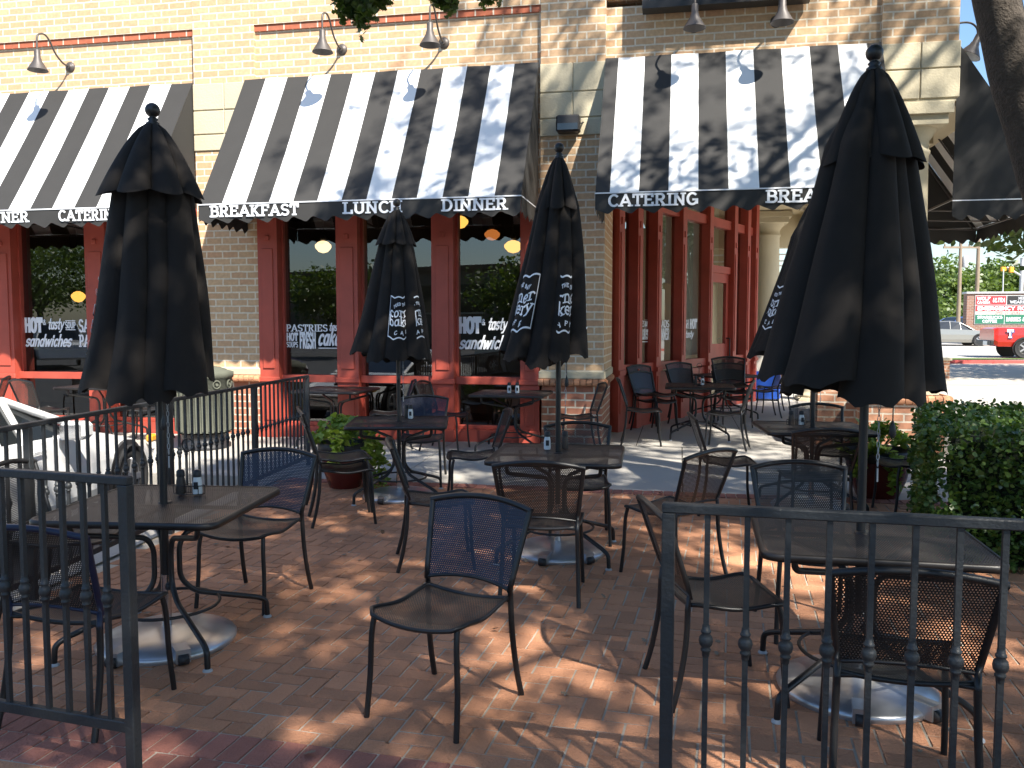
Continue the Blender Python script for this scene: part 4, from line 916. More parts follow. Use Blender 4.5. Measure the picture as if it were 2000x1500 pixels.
# --- umbrellas
def umbrella(label, x, y, seed, rb=.36, rt=.16, rf=.23, z_top=2.70, z_bot=1.34, rot=0, logos=(), zball=2.80, flapz=.31, tilt=(0, 0), amps=None):
    rnd = random.Random(seed)
    t = thing('closed_umbrella', label, 'umbrella', (x, y, 0), 0, 'closed black patio umbrellas')
    m = MB(); prof = [(.345, 0), (.352, .02), (.34, .035), (.28, .058), (.2, .072), (.1, .082), (.06, .085), (.03, .088)]
    m.lathe(prof, 40); base = m.build('base', 'galvanised', t)
    for a in (rot * 0 + -1.9, -1.0):
        mm = MB(); M = Matrix.Rotation(a, 4, 'Z'); mm.box(.27, .385, -.035, .035, .01, .075, 0, M); mm.build('wheel_bracket', 'galvanised', base)
        mm = MB(); MW = M @ Matrix.Translation((.385, 0, .028)) @ Matrix.Rotation(R(90), 4, 'X'); mm.lathe([(.001, -.024), (.026, -.024), (.026, .024), (.001, .024)], 16, M=MW); mm.build('wheel', 'dark_plastic', base)
    m = MB(); m.tube([(0, 0, .08), (0, 0, .36)], .025, 14); m.build('stem', 'chrome', t)
    m = MB(); m.lathe([(.001, -.02), (.018, -.02), (.02, .0), (.018, .02), (.001, .02)], 10, M=Matrix.Translation((.03, -.02, .30)) @ Matrix.Rotation(R(90), 4, 'Y')); m.build('knob', 'dark_plastic', t)
    m = MB(); m.tube([(0, 0, .34), (0, 0, z_top + .03)], .0195, 12); m.build('pole', 'black_metal', t)
    NP = 8; amp = [a * rnd.uniform(.92, 1.08) for a in (amps or (1.12, .98, .92, 1.10, 1.14, .96, .90, 1.12))]; off = [rnd.uniform(-.16, .16) for _ in range(NP)]; hem = [rnd.uniform(-.03, .03) + .24 * (a - 1.0) for a in amp]; tw = [rnd.uniform(-.35, .35) for _ in range(NP)]
    def base_r(f): return .035 + (rt - .035) * min(1, f / .22) ** .75 + (rb - rt) * max(0, (f - .12) / .88) ** 1.05
    def pt(k, u, f, lift=0):
        r0 = base_r(f) * amp[k]
        sh = sin(pi * u); q = max(0, sh) ** .5
        th = rot + (k + .5) * 2 * pi / NP + off[k] * f + (u - .5) * (2 * pi / NP) * (1.12 + .25 * f) + tw[k] * f * sin(pi * u) * .3
        r = r0 * (.64 + .36 * q) + lift + .008 * sin(9 * f + k * 2 + u * 5) * f
        zb = z_bot + hem[k] - .035 * sh + .028 * abs(sin(3 * pi * u))
        return Vector((r * cos(th) + tilt[0] * f * f, r * sin(th) + tilt[1] * f * f, z_top + (zb - z_top) * f))
    m = MB(); NU, NF = 16, 26
    for k in range(NP):
        m.grid([[pt(k, j / NU, i / NF) for j in range(NU + 1)] for i in range(NF + 1)], 0)
    can = m.build('canopy', 'black_cloth', t)
    # logo, wrapped on the chosen panels
    for (k, uoff, lo_, hi_) in logos:
        fm = .72
        us = [i / 60 for i in range(61)]; P = [pt(k, u, fm) for u in us]; al = [0]
        for i in range(60): al.append(al[-1] + (P[i + 1] - P[i]).length)
        mid = al[30]
        def fn(u, v, lf):
            f = fm - v / (z_top - z_bot)
            s_ = mid + u + uoff
            if s_ < al[-1] * lo_ or s_ > al[-1] * hi_: return None
            i = max(0, min(59, next((q for q in range(60) if al[q + 1] >= s_), 59)))
            uu = (i + (s_ - al[i]) / max(1e-6, al[i + 1] - al[i])) / 60
            p = pt(k, uu, f); e = .004
            a_ = pt(k, min(1, uu + e), f) - pt(k, max(0, uu - e), f); b_ = pt(k, uu, f + e) - pt(k, uu, f - e)
            n_ = a_.cross(b_).normalized() if a_.length > 0 else Vector((0, 0, 1))
            if n_.dot(Vector((p.x, p.y, 0))) < 0: n_ = -n_
            return p + n_ * (.004 + lf)
        lm = MB()
        def strip(u0, v0, u1, v1, wv):
            n = 24
            for i in range(n):
                a = (u0 + (u1 - u0) * i / n, v0 + (v1 - v0) * i / n); b = (u0 + (u1 - u0) * (i + 1) / n, v0 + (v1 - v0) * (i + 1) / n)
                if abs(u1 - u0) > abs(v1 - v0): q4 = [fn(a[0], a[1], 0), fn(b[0], b[1], 0), fn(b[0], b[1] + wv, 0), fn(a[0], a[1] + wv, 0)]
                else: q4 = [fn(a[0], a[1], 0), fn(a[0] + wv, a[1], 0), fn(b[0] + wv, b[1], 0), fn(b[0], b[1], 0)]
                if all(p is not None for p in q4): lm.face(q4, uv=[(0, 0)] * 4)
        hw = .165
        strip(-hw, .19, hw, .19, .013); strip(-hw, -.19, hw, -.19, .013); strip(-hw, -.19, -hw, .20, .006); strip(hw, -.19, hw, .20, .006)
        arctext(lm, 'FEED THE DAY', fn, 0, .12, .30, .026, w=.2, serif=False, xs=.75, gap=.16)
        put_text(lm, 'corner', fn, 0, .015, .088, width=.31, w=.13, serif=True, sub=2); put_text(lm, 'bakery', fn, 0, -.068, .088, width=.31, w=.13, serif=True, sub=2)
        put_text(lm, 'CAFE', fn, 0, -.148, .032, width=.19, w=.2, serif=False, xs=.8, gap=.7)
        lm.build('logo', 'white_print', can)
    # vent flap
    m = MB()
    fa = [rnd.uniform(.80, 1.15) for _ in range(NP)]
    for k in range(NP):
        def pf(u, f):
            sh = sin(pi * u); r = (.03 + (rf - .03) * f ** .82) * fa[k] * (.62 + .38 * max(0, sh) ** .6)
            th = rot + .2 + (k + .5) * 2 * pi / NP + (u - .5) * (2 * pi / NP) * 1.1
            return Vector((r * cos(th), r * sin(th), z_top + .025 - (flapz + .02 * fa[k]) * f ** 1.15 + .035 * f * (1 - sh)))
        m.grid([[pf(j / 12, i / 10) for j in range(13)] for i in range(11)], 0)
    m.build('vent_flap', 'black_cloth', t)
    m = MB(); zb_ = zball
    m.lathe([(.032, z_top + .02), (.034, z_top + .03), (.02, z_top + .04), (.028, z_top + .05), (.016, z_top + .06)] + [(max(.001, .037 * sin(a)), z_top + .095 - .037 * cos(a)) for a in [pi * (.12 + .88 * k / 10) for k in range(11)]], 20); m.build('finial', 'black_metal', t)
    # pull cord and pin chain
    m = MB(); ax, ay = .13 * cos(rot - 1.2), .13 * sin(rot - 1.2)
    m.tube([(ax, ay, z_bot + .1), (ax, ay, z_bot - .13)], .003, 5); m.lathe([(.004, z_bot - .12), (.013, z_bot - .15), (.016, z_bot - .18), (.008, z_bot - .195)], 10, c=(ax, ay)); m.build('pull_cord', 'dark_plastic', t)
    m = MB(); bx = .05
    for q in range(13):
        zc = z_bot + .02 - q * .028
        pts = [(bx + (.006 * cos(a) if q % 2 else 0), -.04 + (0 if q % 2 else .006 * cos(a)), zc + .016 * sin(a)) for a in [2 * pi * k / 8 for k in range(8)]]
        m.tube(pts, .0018, 4, closed=True)
    m.tube([(bx, -.04, z_bot - .34), (bx, -.04, z_bot - .40)], .004, 5)
    m.build('pin_chain', 'grey_metal', t)
    return t
# panel index facing the camera is chosen through rot; direction to camera is about -90 degrees
umbrella('plain black closed umbrella in the front left table, tallest at left', -1.82, 4.43, 11, rb=.292, rt=.155, rf=.245, z_top=2.655, z_bot=1.33, rot=.1, logos=((4, -.06, .05, .55),), flapz=.36, tilt=(-.05, 0))
umbrella('biggest black closed umbrella, in the front right table, hiding the corner column', 1.575, 3.82, 5, rb=.368, rt=.145, rf=.215, z_top=2.75, z_bot=1.37, rot=.35, logos=(), flapz=.40, tilt=(-.045, 0))
umbrella('black closed umbrella with white bakery logos in the middle table', .335, 6.20, 22, rb=.295, rt=.12, rf=.17, tilt=(-.11, 0), z_top=2.825, z_bot=1.42, rot=.05, logos=((4, -.03, .3, .92), (6, -.02, .30, .72), (7, .0, .45, .6)), flapz=.36)
umbrella('black closed umbrella with a sunlit bakery logo in the back left table', -1.09, 8.22, 34, rb=.335, rt=.12, rf=.20, tilt=(-.05, 0), z_top=2.72, z_bot=1.33, rot=-.2, logos=((6, .055, .08, .74), (7, -.01, .36, .64)), flapz=.32)
umbrella('black closed umbrella half hidden behind the biggest one, its logo on the left fold', 2.73, 7.75, 47, rb=.40, rt=.17, rf=.24, tilt=(-.16, 0), z_top=2.775, z_bot=1.36, rot=.2, amps=(.95, .9, .9, 1.15, 1.25, .95, .9, 1.0), logos=((4, -.03, .2, .95),), flapz=.34)

# ------------------------------------------------------------------ railings
def railing(label, p0, p1, h, spacing, posts, loc_h=None, lean=0, rail=.038, z_low=.11, knuckle=.62):
    p0 = Vector((p0[0], p0[1], 0)); p1 = Vector((p1[0], p1[1], 0)); d = p1 - p0; L = d.length; rz = atan2(d.y, d.x)
    t = thing('iron_railing', label, 'railing', p0, rz, 'black iron railings round the patio')
    m = MB(); m.box(-.02, L + .02, -rail / 2, rail / 2, h - .03, h, bev=.004); m.build('top_rail', 'fence_metal', t)
    m = MB(); m.box(0, L, -.014, .014, z_low, z_low + .04, bev=.003); m.build('bottom_rail', 'fence_metal', t)
    for q in posts:
        m = MB(); x = L * q; m.box(x - .020, x + .020, -.021, .021, -.05, h - .03, bev=.003); m.build('post', 'fence_metal', t)
    n = int(round(L / spacing))
    base = None
    for i in range(1, n):
        x = L * i / n
        if any(abs(x - L * q) < .04 for q in posts): continue
        if base is None:
            m = MB(); zk = knuckle * h
            m.box(-.0085, .0085, -.0085, .0085, z_low + .04, zk - .03); m.box(-.0085, .0085, -.0085, .0085, zk + .03, h - .03)
            m.lathe([(.011, zk - .05), (.013, zk - .034), (.016, zk - .032), (.016, zk - .026), (.012, zk - .022), (.020, zk - .012), (.0225, zk), (.020, zk + .012), (.012, zk + .022), (.016, zk + .026), (.016, zk + .032), (.013, zk + .034), (.011, zk + .05)], 12)
            base = m.build('baluster', 'fence_metal', t); base.location = (x, 0, 0); 
        else:
            c_ = base.copy(); C.objects.link(c_); c_.parent = t; c_.location = (x, 0, 0)
    return t
railing('black iron railing panel in the lower left corner', (-2.65, 3.42), (-1.375, 3.02), 1.13, .098, (1.0, 0.0), z_low=.19, knuckle=.60)
railing('black iron railing across the lower right corner', (.485, 2.62), (2.2, 2.20), 1.12, .115, (0.0, 1.0), z_low=.05, knuckle=.62)
railing('long black iron railing along the left side of the patio', (-3.08, 3.6), (-2.38, 9.95), 1.08, .112, (0, .24, .5, .76, 1.0), knuckle=.58)

# ------------------------------------------------------------------ litter bin
t = thing('litter_bin', 'octagonal grey green stone litter bin beside the brick pillar', 'bin', (-4.05, 11.25, .05), R(10))
m = MB(); n = 10; m.lathe([(.36, .22), (.36, .92), (.38, .93), (.38, 1.0), (.30, 1.02)], 10)
for k in range(30):
    a = 2 * pi * k / 30; m.box(.335, .372, -.012, .012, .24, .74, 0, Matrix.Rotation(a, 4, 'Z'))
m.build('body', 'stone_bin', t)
m = MB()
for k in range(10):
    a = 2 * pi * (k + .5) / 10; M = Matrix.Rotation(a, 4, 'Z') @ Matrix.Translation((.352, 0, .84)) @ Matrix.Rotation(R(90), 4, 'Y')
    m.tube([M @ Vector((.05 * cos(b), .05 * sin(b), 0)) for b in [2 * pi * q / 14 for q in range(14)]], .01, 5, closed=True); m.lathe([(.02, 0), (.02, .01)], 8, M=M)
m.build('rosette', 'stone_bin', t)
m = MB(); m.lathe([(.33, 0), (.33, .06), (.30, .06), (.30, .20), (.34, .20)], 10); m.build('base', 'dark_plastic', t)
m = MB(); m.lathe([(.30, 1.0), (.29, 1.03), (.2, 1.06), (.1, 1.075), (.001, 1.08)], 20); m.build('lid', 'stone_bin', t)

# ------------------------------------------------------------------ leaves and plants
def leaves_mesh(name, pts, size, mat, parent=None, shape='diamond', rnd=random, up=0.0, aspect=.55, **kw):
    """pts: (n,3) array ; each leaf its own island"""
    pts = np.asarray(pts, float); n = len(pts)
    rs = np.random.RandomState(rnd.randint(0, 10 ** 6))
    d = rs.normal(size=(n, 3)); d[:, 2] *= .6; d /= np.linalg.norm(d, axis=1)[:, None]
    nn = rs.normal(size=(n, 3)); nn[:, 2] += up; nn -= d * np.sum(nn * d, 1)[:, None]; nn /= np.linalg.norm(nn, axis=1)[:, None]
    e = np.cross(nn, d); sz = size * rs.uniform(.6, 1.25, n)[:, None]
    if shape == 'diamond': tmpl = [(0, 0, 0), (.42, .5, .04), (1, 0, -.03), (.42, -.5, .04)]
    elif shape == 'oval': tmpl = [(0, 0, 0), (.25, .42, .03), (.7, .42, .03), (1, 0, -.05), (.7, -.42, .03), (.25, -.42, .03)]
    elif shape == 'heart': tmpl = [(.05, 0, 0), (-.05, .3, .02), (.2, .55, .0), (.6, .35, -.03), (1, 0, -.12), (.6, -.35, -.03), (.2, -.55, 0), (-.05, -.3, .02)]
    else:
        tmpl = [(0, 0, 0), (.18, .12, 0), (.22, .5, .02), (.38, .2, 0), (.52, .62, .03), (.62, .22, 0), (.82, .4, .0), (1, 0, -.05), (.82, -.4, 0), (.62, -.22, 0), (.52, -.62, .03), (.38, -.2, 0), (.22, -.5, .02), (.18, -.12, 0)]
    k = len(tmpl); V = np.zeros((n, k, 3))
    for i, (a, b, c_) in enumerate(tmpl): V[:, i] = pts + sz * (d * a + e * (b * aspect * 2 * .5) + nn * c_)
    me = bpy.data.meshes.new(name); me.vertices.add(n * k); me.vertices.foreach_set('co', V.ravel())
    me.loops.add(n * k); me.loops.foreach_set('vertex_index', np.arange(n * k)); me.polygons.add(n)
    me.polygons.foreach_set('loop_start', np.arange(0, n * k, k)); me.polygons.foreach_set('loop_total', np.full(n, k))
    me.materials.append(MATS[mat]); me.update(calc_edges=True); me.validate()
    o = bpy.data.objects.new(name, me); C.objects.link(o)
    if parent: o.parent = parent
    for kk, v in kw.items(): o[kk] = v
    return o
NPR = np.random.RandomState(3)
def blob(n, c, r, jit=1.0, shell=.35):
    d = NPR.normal(size=(n, 3)); d /= np.linalg.norm(d, axis=1)[:, None]
    q = (shell + (1 - shell) * NPR.uniform(0, 1, n) ** .6)[:, None]
    return np.array(c) + d * q * np.array(r)
# planters
def planter(label, x, y, r, seed, spread, trail):
    t = thing('planter_pot', label, 'planter', (x, y, 0), 0, 'red pots of lime green sweet potato vine')
    m = MB(); m.lathe([(r * .62, 0), (r * .66, .02), (r * .85, .16), (r * .98, .32), (r * 1.0, .36)], 32); m.build('pot', 'terracotta_glaze', t)
    m = MB(); m.lathe([(r * 1.0, .36), (r * 1.07, .37), (r * 1.09, .45), (r * 1.04, .47), (r * .98, .46), (r * .96, .41), (0.001, .41)], 32); m.build('rim', 'dark_plastic', t)
    P = []
    for i in range(46):
        a = NPR.uniform(0, 2 * pi); q = NPR.uniform(.1, 1) * spread; c_ = (q * cos(a), q * sin(a), .47 + .19 * (1 - (q / spread) ** 2) + NPR.uniform(-.04, .05))
        P.append(blob(16, c_, (.075, .075, .05)))
    for a, L in trail:
        for k in range(12):
            f = k / 11; c_ = ((r + .06 + .10 * f) * cos(a), (r + .06 + .1 * f) * sin(a), .46 - L * f); P.append(blob(9, c_, (.06, .06, .05)))
    leaves_mesh('foliage', np.concatenate(P), .062, 'lime_leaf', t, 'heart', random.Random(seed), up=1.5, aspect=.8)
    m = MB()
    for i in range(14):
        a = NPR.uniform(0, 2 * pi); m.tube(smoothpath([(0, 0, .41), (.15 * cos(a), .15 * sin(a), .58), (.3 * cos(a), .3 * sin(a), .52)], 3), .005, 5)
    m.build('stem', 'hedge_leaf', t)
planter('red glazed pot of lime green vine behind the stacked chairs', -1.72, 8.75, .25, 3, .34, ((-.2, .42), (-.6, .38), (.4, .25), (-1.6, .15)))
planter('red glazed pot of lime green vine at the right, in front of the pedestal', 3.55, 8.25, .30, 8, .38, ((-1.6, .30), (-2.4, .2), (-.4, .2)))

# hedge
t = thing('hedge', 'clipped dark green hedge at the right edge, sunlit along its top', 'hedge', (0, 0, 0))
HP = [Vector((3.62, 7.55)), Vector((2.82, 5.75)), Vector((6.5, 5.0)), Vector((6.5, 7.4))]
def in_poly(x, y):
    c_ = True
    for i in range(4):
        a, b = HP[i], HP[(i + 1) % 4]
        if (b.x - a.x) * (y - a.y) - (b.y - a.y) * (x - a.x) < 0: c_ = False
    return c_
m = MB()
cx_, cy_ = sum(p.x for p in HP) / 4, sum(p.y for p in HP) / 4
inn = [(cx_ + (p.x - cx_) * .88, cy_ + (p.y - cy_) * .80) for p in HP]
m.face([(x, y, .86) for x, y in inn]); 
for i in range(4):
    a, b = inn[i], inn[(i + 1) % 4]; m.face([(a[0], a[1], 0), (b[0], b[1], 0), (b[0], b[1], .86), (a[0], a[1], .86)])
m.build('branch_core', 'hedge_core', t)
P = []
while len(P) < 30000:
    e = NPR.randint(0, 10)
    if e < 4:
        x, y = NPR.uniform(2.8, 6.5), NPR.uniform(5, 7.6)
        if not in_poly(x, y): continue
        z = .95 + .045 * noise.noise(Vector((x * 3, y * 3, 0))) + NPR.normal() * .022
        if min((Vector((x, y)) - p).length for p in HP) < .06: z -= .05
        P.append((x, y, z))
    else:
        i = [0, 0, 1, 1, 1][NPR.randint(0, 5)]; a, b = HP[i], HP[(i + 1) % 4]; f = NPR.uniform(0, 1); z = NPR.uniform(0.02, .97) 
        p = a.lerp(b, f); d_ = (b - a).normalized(); nrm = Vector((d_.y, -d_.x)) ; off = NPR.normal() * .028 + .05 * noise.noise(Vector((p.x * 4, p.y * 4, z * 4)))
        P.append((p.x + nrm.x * off, p.y + nrm.y * off, z))
leaves_mesh('foliage', P, .042, 'hedge_leaf', t, 'oval', random.Random(4), up=.6, aspect=.75)

# ------------------------------------------------------------------ the shading oaks
kx, ky = SD.x / SD.z, SD.y / SD.z
def gauss(x, y, cx, cy, sx, sy, rot=0):
    dx, dy = x - cx, y - cy; c_, s_ = cos(R(rot)), sin(R(rot)); a = (dx * c_ + dy * s_) / sx; b = (-dx * s_ + dy * c_) / sy
    return math.exp(-(a * a + b * b))
SUN_GAPS = [(.30, 4.3, .9, .36, -8, .98), (-.3, 3.35, .6, .22, -10, .85), (1.85, 5.5, .5, .7, 30, .95), (1.5, 6.8, .6, .65, 0, .95), (.9, 3.35, .6, .3, 0, .95), (2.3, 4.2, .45, .35, 0, .9), (-1.0, 5.6, .35, .25, 20, .7), (-1.85, 7.0, .4, .35, 20, .8), (-1.8, 3.72, .4, .12, -14, 1), (-1.62, 5.55, .22, .25, 30, .7), (.9, 3.5, .35, .25, 20, .6), (-.6, 3.3, .3, .2, 0, .5),
        (1.9, 9.9, .9, .9, 20, .9), (-.6, 9.4, .5, .45, 0, .9), (.2, 3.9, .5, .12, -10, .7), (2.2, 4.2, .4, .3, 0, .8), (-.3, 6.3, .5, .3, 10, .45), (-.9, 4.6, .4, .4, 0, .4), (1.0, 3.0, .5, .3, 0, .85), (4.1, 7.2, 1.4, .5, -8, .98), (-1.2, 3.4, .5, .25, 0, .5), (-.2, 5.1, .5, .2, 20, .5), (3.4, 8.8, 1.2, .35, -5, .95), (.95, 11.9, .45, .6, 0, .8), (-.2, 11.3, .3, .3, 0, .7), (-1.2, 9.6, .25, .3, 0, .5), (-1.9, 8.1, .3, .3, 0, .5), (1.45, 4.2, .3, .25, 0, .7), (1.3, 7.5, .5, .3, 0, .6)]  # unseen crown thinned here so that sun patches land where wanted
def dens(x, y):  # leaf density by shadow position, shaped to set shade and dapples
    if y < 10.2:
        d = 1.0
        d *= 1 / (1 + math.exp(-(x + 3.75) * 9))
        d *= 1 / (1 + math.exp((x - 7.5) * 2))
        d *= 1 / (1 + math.exp((x - 4.2) * 5)) if y > 9.3 else 1
        d *= 1 / (1 + math.exp(-(y + 1.5) * 2))
    else:
        # facade and awnings
        d = 1 / (1 + math.exp(-(x + 4.3 - (y - 13.5) * .6) * 2.2)) * .8
        if y > 13.5 and x > -1.0: d *= .5
        if y > 14.5 and -4 < x <= -1: d *= .95
        if y < 12.8 and x < -3.4: d = 0
        d *= 1 / (1 + math.exp((x - (6.2 if y > 12.5 else 3.6)) * 2))
        if x > 3.2 and y > 12.5: d = min(1, d * 1.9)
        if y > 12.5 and x < 3.2: d *= .72
        if y > 16.2: d *= .7 if x > -3 else .1
    for cx, cy, sx, sy, ro, a in SUN_GAPS: d *= 1 - a * gauss(x, y, cx, cy, sx, sy, ro)
    return d
trunk_pts = [(4.95, 6.9, -.05), (4.78, 6.85, .8), (4.58, 6.8, 1.8), (4.22, 6.8, 2.7), (3.93, 6.8, 3.5), (3.69, 6.78, 4.3), (3.48, 6.6, 5.2), (3.5, 6.3, 6.0)]
OAK = thing('oak_tree', 'oak with a dark leaning trunk at the upper right edge', 'tree', (4.95, 6.9, 0))
OAK2 = thing('oak_tree', 'oak behind the viewer whose crown shades the patio', 'tree', (2.2, -2.6, 0))
def local(o, P): return [(p[0] - o.location[0], p[1] - o.location[1], p[2] - o.location[2]) for p in P]
m = MB(); tp = smoothpath(local(OAK, trunk_pts), 5); m.tube(tp, .2, 18, rr=[.25 - .125 * (i / (len(tp) - 1)) + .006 * sin(i * 1.3) for i in range(len(tp))]); m.build('trunk', 'bark', OAK)
m = MB(); m.tube(smoothpath([(0, 0, 0), (.1, .1, 2), (-.1, .4, 4.4), (-.3, .9, 6)], 4), .2, 12, rr=[.3 - .15 * i / 12 for i in range(13)]); m.build('trunk', 'bark', OAK2)
clusters = []
tries = 0
while tries < 9500:
    tries += 1
    gx, gy = NPR.uniform(-6.5, 9), NPR.uniform(-2.5, 18.5)
    d = dens(gx, gy); NC = 1
    nv = noise.noise(Vector((gx * .9, gy * .9, 3.1))) * .5 + noise.noise(Vector((gx * 2.2, gy * 2.2, 9.1))) * .35
    if NPR.uniform() > d * (1.0 + nv * (1.1 if gy > 10 else .85)) : continue
    if gy > 13: z = NPR.uniform(9.5, 13.5)
    elif gy > 9: z = NPR.uniform(6.8, 9.5)
    else: z = NPR.uniform(5.4, 8.6)
    p = (gx + z * kx, gy + z * ky, z)
    # stay out of the picture: nothing below the top edge of the view
    if p[1] > 0.5 and (p[2] - 1.67) / p[1] < .50: continue
    clusters.append(p)
    if gy < 10:
        for _ in range(1):
            z2 = NPR.uniform(5.6, 9); e1, e2 = NPR.normal(0, .16, 2); q2 = (gx + e1 + z2 * kx, gy + e2 + z2 * ky, z2)
            if not (q2[1] > .5 and (q2[2] - 1.67) / q2[1] < .5): clusters.append(q2)
sel1 = [p for p in clusters if p[1] > 1.2]; sel2 = [p for p in clusters if p[1] <= 1.2]
def crown(o, sel, name='crown'):
    P = [blob(NPR.randint(12, 22), p, (.30, .30, .16), shell=.1) for p in sel]
    leaves_mesh(name, np.concatenate(P) - np.array(o.location), .135, 'oak_leaf', o, 'oval', random.Random(6), up=1.0, aspect=.6)
crown(OAK, sel1); crown(OAK2, sel2)
def limbs(o, start, sel, n, r0):
    m = MB(); s0 = Vector(start)
    for i in range(n):
        p = Vector(sel[NPR.randint(0, len(sel))]); mid = s0.lerp(p, .5) + Vector((NPR.normal() * .3, NPR.normal() * .3, NPR.uniform(.1, .7)))
        if p.y > 9 or (mid.y > .5 and (mid.z - 1.67) / mid.y < .5): continue
        pa = smoothpath(local(o, [s0, s0.lerp(mid, .5) + Vector((0, 0, .15)), mid, mid.lerp(p, .6) + Vector((NPR.normal() * .1, NPR.normal() * .1, .0)), p]), 4)
        m.tube(pa, .03, 7, rr=[r0 * (1 - .85 * k / (len(pa) - 1)) for k in range(len(pa))])
        for k in range(3):
            q = Vector(pa[int(len(pa) * (.4 + .18 * k))]); e = q + Vector((NPR.normal() * .8, NPR.normal() * .8, NPR.uniform(.1, .6))); m.tube([q, q.lerp(e, .5) + Vector((0, 0, .1)), e], .012, 5, rr=[.022, .015, .006])
    m.build('limb', 'bark', o)
limbs(OAK, (3.5, 6.3, 5.9), sel1, 12, .07); limbs(OAK2, (1.9, -1.7, 5.9), sel2, 7, .08)
# leafy tips that hang into the top of the picture
P = []; tw = MB()
def tip(px, py0, d, w_px, top=-40):
    x = (px - 1000) / 1676 * d; z = lambda py: 1.67 + (633 - py) / 1676 * d
    base = Vector((x, d, z(top) + .4)); end = Vector((x - .02, d, z(py0)))
    tw.tube(smoothpath([base, base.lerp(end, .5) + Vector((.04, .02, 0)), end], 4), .004, 5, rr=[.008] * 4 + [.006] * 4 + [.003])
    L = base.z - end.z
    for k in range(int(14 * L / .35)):
        f = NPR.uniform(.35, 1); w_ = w_px / 1676 * d * (.35 + .65 * min(1, (1 - f) * 2.2))
        c_ = base.lerp(end, f); P.append(np.array([(c_.x + NPR.uniform(-1, 1) * w_, c_.y + NPR.uniform(-1, 1) * w_ * 1.2, c_.z + NPR.normal() * .03) for _ in range(9)]))
for a in ((682, 34, 6.6, 26), (722, 62, 6.5, 22), (752, 40, 6.6, 20), (765, 20, 6.6, 18), (858, 24, 6.8, 20), (882, 38, 6.8, 14), (955, 18, 7.0, 20), (975, 20, 7.0, 22), (690, 50, 6.6, 22), (712, 66, 6.6, 20), (735, 50, 6.7, 20), (700, 20, 6.5, 32), (745, 18, 6.6, 26), (870, 22, 6.8, 18), (888, 30, 6.7, 10), (862, 8, 6.7, 20), (960, 12, 7.0, 18), (985, 6, 7.0, 18), (945, 2, 7.0, 14)): tip(*a)
leaves_mesh('hanging_leaves', np.concatenate(P) - np.array(OAK.location), .062, 'oak_leaf', OAK, 'lobed', random.Random(9), up=.2, aspect=.8)
o = tw.build('twig', 'bark', OAK); o.location = (-OAK.location[0], -OAK.location[1], -OAK.location[2])

